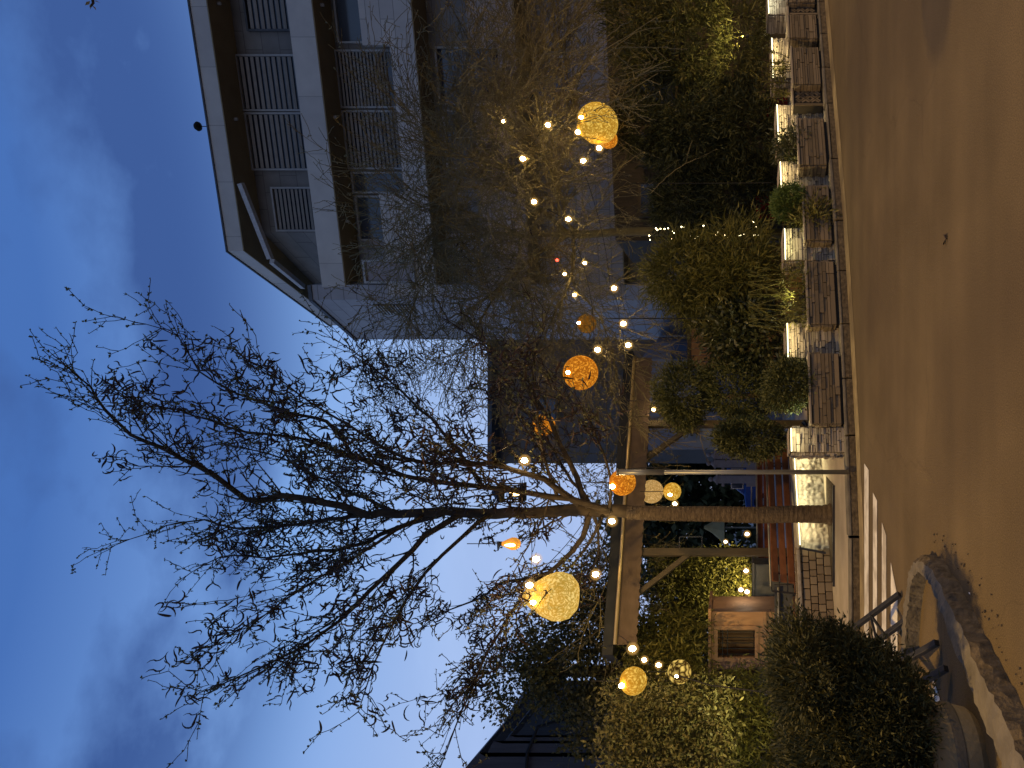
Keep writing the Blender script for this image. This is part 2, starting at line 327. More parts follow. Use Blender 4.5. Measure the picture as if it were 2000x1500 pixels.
L.new(sep.outputs[2], gz_.inputs[0]); gm = N.new('ShaderNodeMath'); gm.operation = 'MULTIPLY'; L.new(cr.outputs[0], gm.inputs[0]); L.new(gz_.outputs[0], gm.inputs[1]); L.new(gm.outputs[0], cm.inputs[0])
sm = N.new('ShaderNodeMix'); sm.data_type = 'RGBA'; sm.blend_type = 'ADD'; sm.inputs[0].default_value = .012
L.new(cm.outputs[2], sm.inputs[6]); L.new(sky.outputs[0], sm.inputs[7])
# sky behind the camera dimmed to lower the ambient light
dk = N.new('ShaderNodeMapRange'); dk.interpolation_type = 'SMOOTHSTEP'; dk.inputs[1].default_value = -.25; dk.inputs[2].default_value = .55; dk.inputs[3].default_value = .60; dk.inputs[4].default_value = 1
L.new(sep.outputs[1], dk.inputs[0]); dm = N.new('ShaderNodeMix'); dm.data_type = 'RGBA'; dm.blend_type = 'MULTIPLY'; dm.inputs[0].default_value = 1
L.new(sm.outputs[2], dm.inputs[6]); L.new(dk.outputs[0], dm.inputs[7]); L.new(dm.outputs[2], bg.inputs[0]); bg.inputs[1].default_value = 1.0; L.new(bg.outputs[0], out.inputs[0])
def lamp(name, typ, loc, power, color, size=.1, target=None, spot=None):
    l = bpy.data.lights.new(name, typ); l.energy = power; l.color = color
    if typ == 'AREA': l.size = size
    else: l.shadow_soft_size = size
    o = bpy.data.objects.new(name, l); o.location = loc; COL.objects.link(o)
    if target is not None: o.rotation_euler = (Vector(target)-Vector(loc)).to_track_quat('-Z','Y').to_euler()
    if spot: l.spot_size = math.radians(spot); l.spot_blend = .25
    return o
lamp('street_lamp_light', 'SPOT', (-4.0,3.3,9.0), 3300, (1,.61,.18), .16, (-3.95,3.35,0), 126)
lamp('street_lamp_light', 'SPOT', (15,8.0,8.5), 3500, (1,.61,.18), .16, (14.98,8,0), 164)
sc.view_settings.view_transform = 'Standard'; sc.view_settings.look = 'None'; sc.view_settings.exposure = 0; sc.view_settings.gamma = 1
sc.cycles.max_bounces = 5; sc.cycles.transparent_max_bounces = 12; sc.cycles.use_denoising = True; sc.cycles.sample_clamp_indirect = 4

# ------------------------------------------------------------------ ground, road, kerb, pavement
def sheet(name, pts, z, m, zs=None):
    b = MB(); b.add([(p[0],p[1],z) for p in pts], [tuple(range(len(pts)))]); return tag(b.build(name, m), kind='structure')
sheet('ground', [(-900,-900),(900,-900),(900,900),(-900,900)], -.06, M['terrace'])
KX = [(-14,8.6),(-6,8.95),(-3.0,8.97),(-1.86,9.02),(-.64,9.32),(.8,9.78),(2.29,10.35),(4.3,11.35),(6.39,12.4),(9,13.8),(16,17.6)]     # kerb line (road side)
def off(line, d):
    o = []
    for i in range(len(line)):
        a = Vector(line[max(i-1,0)]); b = Vector(line[min(i+1,len(line)-1)]); t = (b-a).normalized(); p = Vector(line[i]) + Vector((-t.y,t.x))*d; o.append((p.x,p.y))
    return o
sheet('road', [(-60,-25),(60,-25),(60,20)] + [(x,y+.02) for x,y in KX[::-1]] + [(-60,8)], 0, M['asphalt'])
g0 = off(KX,-.30); b = MB()
for i in range(len(KX)-1):
    b.add([(*KX[i],.004),(*g0[i],.004),(*g0[i+1],.004),(*KX[i+1],.004)], [(0,1,2,3)])
tag(b.build('gutter', M['gutter']), kind='structure')
def kerb_stones(line, w, h, seed, jit=.012, step=.9, z0=-.02):
    r = random.Random(seed); b = MB(); inn = off(line, w)
    for i in range(len(line)-1):
        A, B, C, D = (Vector((*q,0)) for q in (line[i], line[i+1], inn[i+1], inn[i])); n = max(1, round((B-A).length/step))
        for k in range(n):
            t0 = k/n+.012/n; t1 = (k+1)/n-.012/n; hh = h + r.uniform(-jit,jit); o_ = r.uniform(-jit,jit)
            p = [A.lerp(B,t0), A.lerp(B,t1), D.lerp(C,t1), D.lerp(C,t0)]; nrm = (p[3]-p[0]).normalized()*o_
            b.prism([((q+nrm).x,(q+nrm).y) for q in p], z0, hh)
    return b
tag(kerb_stones([(x,y+.012) for x,y in KX], .16, .09, 3).build('kerb', M['kerb_dirt']), kind='structure')
kb = kerb_stones(KX, .17, .125, 3, z0=.092); tag(kb.build('kerb', M['kerb'], bevel=.012), kind='structure')
k2 = off(KX,.16)
sheet('pavement', k2 + [(40,30),(40,60),(-40,60),(-40,8.6)], .115, M['pave'])
# zebra crossing: four painted bars, right ends on a slant
zb = [(1689,1697.5,905,918),(1706,1714,962,978),(1723.5,1732,1020,1046),(1741,1754,1098,1165)]
for x0,x1,ya,yb in zb:
    a = G(x0,ya); c = G(x1,yb); l0 = G(x0,1500); l1 = G(x1,1500)
    m_ = MB(); m_.add([(a.x,a.y,.006),(l0.x-2,l0.y,.006),(l1.x-2,l1.y,.006),(c.x,c.y,.006)], [(0,1,2,3)])
    tag(m_.build('crossing_stripe', M['paint']), kind='structure')
m_ = MB(); q = [G(1823,1322), G(1846,1392), G(1850,1470), G(1823,1470)]
m_.add([(p.x,p.y,.006) for p in q], [(0,1,2,3)]); tag(m_.build('crossing_stripe', M['paint']), kind='structure')
# rough old kerb of the traffic island
isl = [G(x,y,.115) for x,y in [(2080,1620),(2000,1492),(1960,1400),(1915,1310),(1870,1215),(1835,1140),(1812,1104),(1793,1094),(1780,1104),(1772,1135),(1766,1180),(1762,1230),(1760,1300),(1757,1400),(1752,1600)]]
r = random.Random(5); b = MB(); bd = MB()
def width_at(i): return .2 if i < 8 else .12
n_i = len(isl)
inner = []
for i in range(n_i):
    a = isl[max(i-1,0)]; c = isl[min(i+1,n_i-1)]; t = (c-a).normalized(); nn = Vector((-t.y,t.x,0)); inner.append(isl[i] + nn*[.27,.27,.26,.24,.20,.15,.11,.09,.09,.10,.11,.12,.12,.12,.12][i])
# resample both lines finely, roughen
def resample(a, step):
    o = [a[0]]
    for p,q in zip(a[:-1],a[1:]):
        k = max(1,int((q-p).length/step)); o += [p.lerp(q,(j+1)/k) for j in range(k)]
    return o
NSEG = 110
def at_t(line, t):
    f = t*(len(line)-1); i = min(int(f), len(line)-2); return line[i].lerp(line[i+1], f-i)
cols = []
for j in range(NSEG+1):
    t = j/NSEG; po = at_t(isl,t); pi = at_t(inner,t); jn = lambda s: Vector((r.uniform(-s,s),r.uniform(-s,s),r.uniform(-s,s)))
    o_dir = (po-pi).normalized(); base = po + o_dir*(.02 + r.uniform(0,.035)); base.z = 0.0; mid = po + o_dir*.03; mid.z = .07
    ib = pi.copy(); ib.z = 0
    cols.append([base, mid+jn(.02), po+jn(.012), po.lerp(pi,.5)+jn(.008)+Vector((0,0,.012)), pi+jn(.010), ib])
for nm, rng_, mt in (('top', (2,3,4,5), 'kerb'), ('side', (0,1,2), 'kerb_dirt')):
    mb = MB(); k = len(rng_)
    for cset in cols: mb.v += [tuple(cset[i]) for i in rng_]
    for j in range(NSEG):
        for i in range(k-1): a = j*k+i; mb.f.append((a,a+1,a+1+k,a+k))
    if nm == 'top': ki = empty('island_kerb', (isl[7].x,isl[7].y,0), 'rough pale stone kerb bending around the traffic island in the foreground', 'kerb')
    mb.build('kerb_'+nm, M[mt], ki, smooth=False)
# dirt crumbs along the island kerb
b = MB()
for j in range(70):
    t = r.random()*.5; po = at_t(isl,t); pi = at_t(inner,t); d_ = (po-pi).normalized(); p = po + d_*(.12+abs(r.gauss(0,.09))); p.z = .008
    s = r.uniform(.004,.012); b.box(p, (s,s*r.uniform(.6,1.4),s*.8), (Vector((math.cos(j),math.sin(j),0)),Vector((-math.sin(j),math.cos(j),0)),Vector((0,0,1))))
tag(b.build('gravel', M['kerb_dirt']), label='loose dirt and gravel crumbs along the foot of the island kerb', cat='gravel', kind='stuff')
# a few flecks of litter on the road
for i,(x,y,lab) in enumerate([(1848,467,'crumpled brown dead leaf lying on the open asphalt'),(1896,1161,'small pale scrap of litter beside the island kerb')]):
    p = G(x,y); mb = MB(); rr = random.Random(i)
    for k in range(3):
        a = rr.uniform(0,6.28); d = Vector((math.cos(a),math.sin(a),0)); s = Vector((-d.y,d.x,0)); l = .05 if i==0 else .018
        mb.add([p+Vector((0,0,.004)), p+d*l*.5+s*l*.4+Vector((0,0,l*.5)), p+d*l+Vector((0,0,.01)), p+d*l*.5-s*l*.4+Vector((0,0,l*.2))], [(0,1,2,3)])
    tag(mb.build('dead_leaf' if i==0 else 'litter', M['pod'] if i==0 else M['white']), lab, 'leaf' if i==0 else 'litter')

# ------------------------------------------------------------------ stone pillars and planter boxes along the kerb
SD = {}
def frame_at(yc, back):
    """point on the kerb line seen at photograph column yc, moved back from the kerb; with the kerb direction"""
    k = (750-yc)/F
    line = off(KX, back)
    for a,c in zip(line[:-1],line[1:]):
        a = Vector((*a,0)); c = Vector((*c,0)); t = c-a; den = t.x - k*t.y
        s_ = (k*a.y - a.x)/den
        if 0 <= s_ <= 1: return a+t*s_, t.normalized()
    raise ValueError(yc)
def clad(mb, c, e, n, Lx, Dy, z0, z1, rr, rowh, lmin, lmax, prot, faces='fblr'):
    """irregular slate courses on the faces of a box; c = plan centre, e along, n outwards"""
    fs = {'f':(c+n*Dy/2, e, n, Lx), 'b':(c-n*Dy/2, e, -n, Lx), 'l':(c-e*Lx/2, n, -e, Dy), 'r':(c+e*Lx/2, n, e, Dy)}
    for fk in faces:
        o, u, nn, ln = fs[fk]; z = z0
        while z < z1-.004:
            h = min(rr.uniform(.5,1.6)*rowh, z1-z); x = -ln/2
            while x < ln/2-.004:
                l = min(rr.uniform(lmin,lmax), ln/2-x); p = rr.uniform(.15,1)*prot
                if ln/2-x-l < lmin*.5: l = ln/2-x
                mb.box(o+u*(x+l/2)+nn*(p/2-.012)+Vector((0,0,z+h/2)), (max(l-.008,.01),p+.024,max(h-.007,.006)), (u,nn,Vector((0,0,1)))); x += l
            z += h
PZ = .118
def pillar(ya, yb, xtop, back, label, depth=.34, up=1.0, tint=(1,.80,.40)):
    pa,_ = frame_at(ya, back); pb,_ = frame_at(yb, back); e = (pb-pa); Lx = e.length; e.normalize(); n = Vector((e.y,-e.x,0)); mid = (pa+pb)/2
    d = mid.y; z1 = H-(xtop-HZ)/F*d; c = mid - n*depth/2; rr = random.Random(int(ya*7+yb))
    root = empty('stone_pillar', (c.x,c.y,PZ), label, 'stone pillar', 'lit slate pillars between the planters along the kerb')
    cb = MB(); cb.box(c+Vector((0,0,(PZ+z1)/2)), (Lx,depth,z1-PZ), (e,n,Vector((0,0,1)))); cb.build('core', M['slate_core'], root)
    sb = MB(); clad(sb, c, e, n, Lx, depth, PZ, z1-.012, rr, .036, .07,.24, .036); sb.build('slate_cladding', M['slate'], root)
    tb = MB(); x = -Lx/2
    while x < Lx/2-.01:
        l = min(rr.uniform(.12,.3), Lx/2-x); tb.box(c+e*(x+l/2)+Vector((0,0,z1+.003)), (l-.01,depth+.02,.02), (e,n,Vector((0,0,1)))); x += l
    tb.build('cap', M['slate'], root)
    lb = MB(); lb.box(c+n*(depth/2+.034)+Vector((0,0,z1-.014)), (Lx-.02,.014,.014), (e,n,Vector((0,0,1)))); lb.build('led_strip', M['led'], root)
    bb = MB(); bb.box(c+n*(depth/2+.05)+Vector((0,0,z1+.004)), (Lx,.05,.012), (e,n,Vector((0,0,1)))); bb.build('led_rail', M['slate_core'], root)
    pos = c+n*(depth/2+.10)+Vector((0,0,z1-.03)); tgt = c+n*(depth/2)+Vector((0,0,z1-.34))
    l = lamp('pillar_light','AREA',pos,1.15*up*Lx/.45,tint,.05,tgt); l.data.shape='RECTANGLE'; l.data.size=Lx*.9; l.data.size_y=.03
    # aim: long side along the pillar
    zax = (pos-tgt).normalized(); xax = e; yax = zax.cross(xax).normalized(); l.matrix_world = Matrix((( xax.x,yax.x,zax.x,pos.x),(xax.y,yax.y,zax.y,pos.y),(xax.z,yax.z,zax.z,pos.z),(0,0,0,1)))
    return root, c, e, n, z1
def planter(ya, yb, xtop, back, label, depth=.5, style='slate'):
    pa,_ = frame_at(ya, back); pb,_ = frame_at(yb, back); e = (pb-pa); Lx = e.length; e.normalize(); n = Vector((e.y,-e.x,0)); mid = (pa+pb)/2
    z1 = H-(xtop-HZ)/F*mid.y; c = mid - n*depth/2; rr = random.Random(int(ya*3+yb))
    root = empty('stone_planter', (c.x,c.y,PZ), label, 'planter', 'stone planter boxes along the kerb')
    up = Vector((0,0,1)); cb = MB(); t = .05
    for s in (1,-1):
        cb.box(c+n*s*(depth/2-t/2)+up*((PZ+.04+z1)/2), (Lx,t,z1-PZ-.04), (e,n,up)); cb.box(c+e*s*(Lx/2-t/2)+up*((PZ+.04+z1)/2), (t,depth-2*t,z1-PZ-.04), (e,n,up))
    cb.build('box', M['slate_core'], root)
    sb = MB()
    if style == 'slate': clad(sb, c, e, n, Lx, depth, PZ+.05, z1-.01, rr, .048, .10,.5, .034)
    else:                                                      # basket-weave relief
        o = c+n*(depth/2+.004); hgt = z1-PZ-.09; k = .075; nx = int(Lx/k)+2
        for a in range(-1,nx):
            for q in range(-1,int(hgt/k)+2):
                s = 1 if (a+q)%2 else -1; p = o+e*(-Lx/2+(a+.5)*k)+up*(PZ+.06+(q+.5)*k)
                if abs((p-o).dot(e)) > Lx/2-.045 or not (PZ+.085 < p.z < z1-.035): continue
                d1 = (e+up*s).normalized(); d2 = (up-e*s).normalized()
                for w_ in (-.017,.017): sb.box(p+d2*w_, (k*1.15,.022,.02), (d1,d2,n))
        for s in (1,-1): sb.box(o+e*s*(Lx/2-.02)+up*((PZ+z1)/2), (.04,.03,z1-PZ-.02), (e,n,up))
    sb.build('slate_cladding' if style=='slate' else 'woven_relief', M['slate_dark'], root)
    rb = MB(); rb.box(c+n*(depth/2-.01)+up*(z1+.012), (Lx+.02,.1,.028), (e,n,up))
    for s in (1,-1): rb.box(c+e*s*(Lx/2-.03)-n*.05+up*(z1+.0105), (.08,depth-.1,.025), (e,n,up))
    rb.build('rim', M['slate'], root, bevel=.006)
    fb = MB(); fb.box(c+up*(PZ+.025), (Lx-.04,depth-.06,.05), (e,n,up)); fb.build('plinth', M['slate_core'], root)
    so = MB(); so.box(c+up*(z1-.05), (Lx-.12,depth-.12,.04), (e,n,up)); so.build('soil', M['soil'], root)
    return root, c, e, n, z1
PIL = []
PIL.append(pillar(884,836,1543,.10,'pale slate pillar at the end of the row, beside the open pavement and silver pole',up=1.3,tint=(1,.88,.50)))
PIL.append(pillar(700,632,1536,.22,'lit slate pillar standing between the globe shrub box and the bamboo box',depth=.36,up=1.25))
PIL.append(pillar(510,448,1531,.20,'slate pillar half hidden by bamboo leaves and a leaning conifer sprig',up=.9,tint=(1,.93,.45)))
PIL.append(pillar(385,318,1523,.30,'glowing slate pillar rising behind the bright green globe shrub',up=1.5))
PIL.append(pillar(285,207,1517,.34,'lit slate pillar next to the basket-weave planter, behind thin leafy sprigs',up=1.3))
PIL.append(pillar(156,77,1507,.42,'broad lit slate pillar crossed by dark stems under the tall conifer',up=1.4))
PIL.append(pillar(30,-20,1499,.36,'farthest slate pillar of the row, cut off by the picture edge beyond the broad conifer',up=.9,tint=(.9,.95,.75)))
PL = []
PL.append(planter(828,691,1583,.02,'long slate planter box holding a globe shrub, nearest the silver pole'))
PL.append(planter(634,512,1578,.05,'slate planter box overhung by drooping bamboo leaves'))
PL.append(planter(470,364,1571,.06,'slate planter box with a bright green globe shrub on top'))
PL.append(planter(323,233,1560,.06,'slate planter box with a small leafy bush and leaf shadows on its front'))
PL.append(planter(207,160,1549,.16,'narrow planter faced with a basket-weave relief of diagonal bars',style='weave'))
PL.append(planter(165,94,1548,.03,'slate planter box streaked by shadows, on the far side of the basket-weave one'))
PL.append(planter(76,31,1541,.03,'small slate planter box between the broad pillar and the second woven planter'))
PL.append(planter(30,8,1540,.10,'second, farther woven planter, almost at the picture edge by the kerb',style='weave'))
PL.append(planter(6,-90,1536,.03,'last and farthest slate planter box, running out of the picture'))

# ------------------------------------------------------------------ low wall, cobbles, blocks
wa = Vector((-.75,12.35,0)); wc = Vector((-2.45,10.92,0)); wd_ = Vector((-5.6,8.72+.35,0))
def displaced_wall(a, c, z0, z1, th, name, m, parent, step=.022):
    e = (c-a); ln = e.length; e.normalize(); n = Vector((-e.y,e.x,0)); n = n if n.y < 0 else -n
    nx = int(ln/step); nz = int((z1-z0)/step); xs = np.linspace(0,ln,nx+1); zs = np.linspace(z0,z1,nz+1); X,Z = np.meshgrid(xs,zs)
    rr = np.random.default_rng(4); cell = .085; pts = []
    for i in range(-1,int(ln/cell)+2):
        for j in range(-1,int((z1-z0)/cell)+2): pts.append(((i+rr.random()*.8)*cell, z0+(j+rr.random()*.8)*cell))
    pts = np.array(pts); hh = rr.random(len(pts)); d1 = np.full(X.shape,9.); d2 = np.full(X.shape,9.); hv = np.zeros(X.shape)
    for (px,pz),h_ in zip(pts,hh):
        d = np.hypot(X-px,(Z-pz)*1.15); c1 = d < d1; d2 = np.where(c1,d1,np.minimum(d2,d)); hv = np.where(c1,h_,hv); d1 = np.where(c1,d,d1)
    disp = np.clip((d2-d1)/.045,0,1)**.5*(.025+.03*hv)
    V = [tuple(a+e*float(X[j,i])+n*float(disp[j,i])+Vector((0,0,float(Z[j,i])))) for j in range(nz+1) for i in range(nx+1)]
    mb = MB(); mb.v = V; mb.f = [(j*(nx+1)+i,j*(nx+1)+i+1,(j+1)*(nx+1)+i+1,(j+1)*(nx+1)+i) for j in range(nz) for i in range(nx)]
    o = mb.build(name, m, parent, smooth=True); return e, n, ln
root = empty('stone_wall', ((wa+wc)/2)+Vector((0,0,.115)), 'low rubble stone wall lit from below the bench behind the wrapped tree trunk', 'stone wall')
e_, n_, ln_ = displaced_wall(wa, wc, .10, .54, .3, 'cobble_face', M['cobble'], root)
mb = MB(); mb.box((wa+wc)/2-n_*.16+Vector((0,0,.325)), (ln_,.3,.45), (e_,n_,Vector((0,0,1)))); mb.build('core', M['slate_core'], root)
mb = MB(); mb.box((wa+wc)/2-n_*.13+Vector((0,0,.575)), (ln_,.40,.05), (e_,n_,Vector((0,0,1)))); mb.build('coping', M['cobble'], root, bevel=.01)
mb = MB(); mb.box((wa+wc)/2+n_*.085+Vector((0,0,.553)), (ln_-.1,.012,.012), (e_,n_,Vector((0,0,1)))); mb.build('led_strip', M['led'], root)
for t in (.2,.5,.8):
    p = wa.lerp(wc,t)+n_*.17+Vector((0,0,.53)); l = lamp('wall_light','AREA',p,3.6,(1,.88,.50),.03); l.data.shape='RECTANGLE'; l.data.size=.7; l.data.size_y=.03
    zax = (n_*.30+Vector((0,0,1))).normalized(); yax = zax.cross(e_).normalized(); l.matrix_world = Matrix(((e_.x,yax.x,zax.x,p.x),(e_.y,yax.y,zax.y,p.y),(e_.z,yax.z,zax.z,p.z),(0,0,0,1)))
root = empty('block_wall', ((wc+wd_)/2)+Vector((0,0,.115)), 'low wall of square brown blocks continuing the rubble wall toward the conifer bush', 'stone wall')
e2 = (wd_-wc); l2 = e2.length; e2.normalize(); n2 = Vector((-e2.y,e2.x,0)); n2 = n2 if n2.y < 0 else -n2; up = Vector((0,0,1))
mb = MB(); mb.box((wc+wd_)/2-n2*.15+up*.33, (l2,.3,.46), (e2,n2,up)); mb.build('core', M['slate_core'], root)
mb = MB(); rr = random.Random(9); z = .115
while z < .54:
    x = -l2/2 - rr.random()*.08
    while x < l2/2:
        l = rr.uniform(.09,.17); mb.box((wc+wd_)/2+e2*(x+l/2)+n2*rr.uniform(.004,.016)+up*(z+.05), (l-.012,.05,.094), (e2,n2,up)); x += l
    z += .106
mb.build('block_courses', M['block'], root, bevel=.008)
mb = MB(); mb.box((wc+wd_)/2-n2*.13+up*.585, (l2,.40,.05), (e2,n2,up)); mb.build('coping', M['cobble'], root, bevel=.01)

# ------------------------------------------------------------------ benches
def bench(a, c, z0, zt, label, m, planks=3, t0=.055):
    """three-plank backrest with steel tubes, seat behind it; a,c = plan ends of the backrest"""
    a = Vector(a); c = Vector(c); e = (c-a); ln = e.length; e.normalize(); n = Vector((-e.y,e.x,0)); n = n if n.y < 0 else -n
    root = empty('wooden_bench', (a+c)/2+Vector((0,0,.115)), label, 'bench', 'wooden benches with plank backs'); mid = (a+c)/2
    hgt = zt-z0; tilt = (up*.97+n*.24).normalized(); nn = tilt.cross(e).normalized(); pw = hgt/planks
    for i in range(planks):
        p = mid + up*(z0) + tilt*(pw*(i+.5)); mb = MB(); mb.box(p, (ln,pw-.026,.035), (e,tilt,nn)); mb.build('backrest_plank', m, root, bevel=.006)
    mb = MB(); mb.tube([a+up*zt+n*.15-e*.02, c+up*(zt)+n*.15+e*.12], .016, 8); mb.build('top_rail', M['galv'], root, smooth=True)
    for s in range(3):
        mb = MB(); mb.box(mid-n*(.06+.13*s)+up*(z0-.02), (ln,.12,.035), (e,n,up)); mb.build('seat_plank', m, root, bevel=.006)
    for q in (a+e*.25, mid, c-e*.15):
        mb = MB(); mb.bar(q+up*.12-n*.12, q+up*(z0-.035)-n*.1, .04,.04); mb.bar(q+up*.12-n*.4, q+up*(z0-.035)-n*.36, .04,.04); mb.bar(q+up*z0-n*.02, q+up*(z0-.02)+tilt*hgt-nn*.03-n*.0, .03,.03); mb.build('leg', M['dark_metal'], root)
    mb = MB()
    for i in range(planks+1): mb.bar(c+up*z0+tilt*(hgt*i/planks*.96+.01)-n*.01, c+up*z0+tilt*(hgt*i/planks*.96+.01)+e*.16-n*.01, .012,.012)
    mb.bar(c+up*z0+e*.16, c+up*z0+tilt*hgt+e*.16, .02,.02); mb.build('end_frame', M['dark_metal'], root); return root
ba = P(1545,868,12.75); bc = P(1560,1140,11.05)
bench((ba.x,ba.y,0),(bc.x,bc.y,0), .60, .985, 'reddish plank bench on the lit stone wall, its back to the street', M['wood_red'])
ba = P(1497,880,15.3); bc = P(1497,1102,14.6)
bench((ba.x,ba.y,0),(bc.x,bc.y,0), .80, 1.06, 'darker plank bench farther back behind the reddish one', M['wood_dark'], planks=2)
# dark support in front of the wall
mb = MB(); mb.tube([P(1561,1070,10.85),P(1613,1080,10.78)], .018, 8); tag(mb.build('support_rod', M['dark_metal']), 'thin dark rod leaning against the stone wall beside the tree', 'rod')

# ------------------------------------------------------------------ silver pole
pb = G(1657,922,.115); root = empty('metal_pole', pb, 'slim silver metal pole standing on the pavement between lit pillar and tree', 'pole')
mb = MB(); mb.tube([pb, pb+up*2.75], .029, 14); mb.build('shaft', M['galv'], root, smooth=True)
mb = MB(); mb.tube([pb+up*2.28, pb+up*2.84], .036, 14); mb.tube([pb+up*2.84, pb+up*2.86], .042, 14); mb.build('sleeve', M['galv'], root, smooth=True)
mb = MB(); mb.tube([pb+up*2.2+Vector((.04,0,0)), pb+up*2.45+Vector((.06,0,0)), pb+up*2.8+Vector((.03,0,0))], .006, 6); mb.build('wire', M['cable'], root)

# ------------------------------------------------------------------ pergola with scalloped valance
pA = Vector((-4.02,11.44,0)); pB = Vector((.47,13.7,0)); pe = (pB-pA); pl = pe.length; pe.normalize(); pn = Vector((pe.y,-pe.x,0)); ZB = 3.02
root = empty('pergola', pA.lerp(pB,.5)+up*.115, 'timber pergola with a scalloped beige canvas valance behind the tree', 'pergola')
NV = 150; mb = MB(); rr = random.Random(2)
for i in range(NV+1):
    s = i/NV*pl; sc_ = abs(math.sin(s*math.pi/.135))**.6*.03; fold = .012*math.sin(s*9)+.006*math.sin(s*31)
    for z, o_ in ((ZB+.31,0),(ZB+.16,fold*.6),(ZB-sc_+.02,fold)): mb.v.append(tuple(pA+pe*s+pn*(.03+o_)+up*z))
for i in range(NV):
    for j in (0,1): a = i*3+j; mb.f.append((a,a+1,a+4,a+3))
mb.build('valance', M['canvas'], root, smooth=True)
mb = MB(); mb.tube([pA+pn*.05+up*(ZB+.33), pB+pn*.05+up*(ZB+.33)], .028, 8); mb.build('valance_rail', M['gold_rail'], root, smooth=True)
mb = MB(); mb.box((pA+pB)/2-pn*1.5+up*(ZB+.44)+pe*0, (pl+.3,3.05,.16), (pe,pn,up)); mb.build('roof', M['roof_dark'], root)
mb = MB(); mb.box((pA+pB)/2-pn*.02+up*(ZB+.27), (pl,.07,.14), (pe,pn,up)); mb.build('front_beam', M['wood'], root)
def on_perg(y):
    k = (750-y)/F; d = pB-pA; s = (k*pA.y-pA.x)/(d.x-k*d.y); return pA+d*s
for y, br in ((1077,1),(826,1)):
    q = on_perg(y)-pn*.06
    mb = MB(); mb.box(q+up*((.115+ZB+.2)/2), (.12,.12,ZB+.2-.115), (pe,pn,up)); po_ = mb.build('post', M['wood'], root, bevel=.008)
    mb = MB(); mb.bar(q-pe*.02+up*(ZB-.78), q-pe*.78+up*(ZB+.18), .09,.08)
    if y == 826: mb.bar(q+pe*.02+up*(ZB-.5), q+pe*.5+up*(ZB+.18), .09,.08)
    mb.build('brace', M['wood'], root, bevel=.006)
q = on_perg(1077)-pn*.06
mb = MB()
for dz in (-.18,-.55): mb.bar(q+up*(ZB-.42+dz)-pe*.06, q+up*(ZB-.42+dz)+pe*.26, .02,.02)
mb.bar(q+up*(ZB-.60)+pe*.26, q+up*(ZB-.97)+pe*.26, .02,.02); mb.build('bracket', M['dark_metal'], root)

# ------------------------------------------------------------------ apartment building
C0 = Vector((4.303,24,0)); fe = Vector((.9735,-.2288,0)); fn = Vector((-.2288,-.9735,0)); gd = Vector((-.301,.9536,0)); gn = Vector((-.9536,-.301,0))
def fac(x, y, t=0.0):                    # photograph pixel -> (s, z) on the facade plane set back by t
    o = C0 - fn*t; k = (750-y)/F; s = (k*o.y - o.x)/(fe.x - k*fe.y); d = o.y + fe.y*s; return s, H+(HZ-x)/F*d
bld = empty('apartment_building', C0+up*0, 'modern pale apartment block with deep balconies rising over the garden', 'apartment building')
def fp(s, t, z=0): return C0 + fe*s - fn*t + up*z
def slab(name, s0, s1, t0, t1, z0, z1, m, uv=True, bevel=0):
    mb = MB(); mb.box(fp((s0+s1)/2,(t0+t1)/2,(z0+z1)/2), (s1-s0,t1-t0,z1-z0), (fe,fn,up)); return mb.build(name, m, bld, uvbox=fe if uv else None)
SR = 22.0; RT = 1.1
core = [fp(SR,RT), fp(.55,RT), C0+gd*6.2-gn*.45, C0+gd*6.2-gn*.45+Vector((10,4,0)), fp(SR,14)]
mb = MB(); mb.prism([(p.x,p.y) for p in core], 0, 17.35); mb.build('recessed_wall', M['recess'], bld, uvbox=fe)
# roof plate: fascia ring as a prism with soffit below
roofp = [fp(SR,0), fp(0,0), C0+gd*6.4, C0+gd*6.4+Vector((10,4,0)), fp(SR,14)]
mb = MB(); mb.prism([(p.x,p.y) for p in roofp], 17.36, 17.85); mb.build('roof_fascia', M['fascia'], bld, uvbox=fe)
mb = MB(); mb.prism([((p.x-7)*.999+7,(p.y-24)*.999+24) for p in roofp], 17.325, 17.357); mb.build('soffit', M['soffit'], bld)
cop = [fp(SR,-.04), fp(-.03,-.04), C0+gd*6.42+gn*.04, C0+gd*6.4+Vector((10,4,0)), fp(SR,14)]
mb = MB(); mb.prism([(p.x,p.y) for p in cop], 17.853, 17.90); mb.build('coping', M['copper'], bld)
# floor slabs / parapets: (bottom, top, left end)
levels = [(14.20,14.95,-1.16),(11.22,12.80,-1.45),(8.15,9.56,-1.45),(5.10,6.50,-1.45),(2.0,3.45,-1.45)]
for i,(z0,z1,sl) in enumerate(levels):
    mt = M['fascia'] if i == 0 else M['brickwall'] if i == 1 else M['warmlitwall']
    if i == 1:                            # parapet notched where the big window drops lower
        s0,_ = fac(775,378); s1,_ = fac(775,88); sw,_ = fac(800,500); zn = fac(775,230)[1]
        slab('parapet', sl, s0, 0, .22, z0, z1-.02, mt); slab('parapet', s0, s1, 0, .22, z0, zn, mt); slab('parapet', s1, SR, 0, .22, z0, z1, mt)
    elif i == 2:
        s0,_ = fac(975,210); s1,_ = fac(975,88)
        slab('parapet', sl, s0, 0, .22, z0, z1, mt); slab('parapet', s0, s1, 0, .22, z0, z0+.55, mt); slab('parapet', s1, SR, 0, .22, z0, z1, mt)
    else: slab('balcony_fascia' if i == 0 else 'parapet', sl, SR, 0, .22, z0, z1, mt)
    slab('soffit', sl, SR, .01, RT+.02, z0-.03, z0-.003, M['soffit'], uv=False)
    slab('floor_slab', sl, SR, .225, RT+.02, z0, z0+.24, M['recess'])
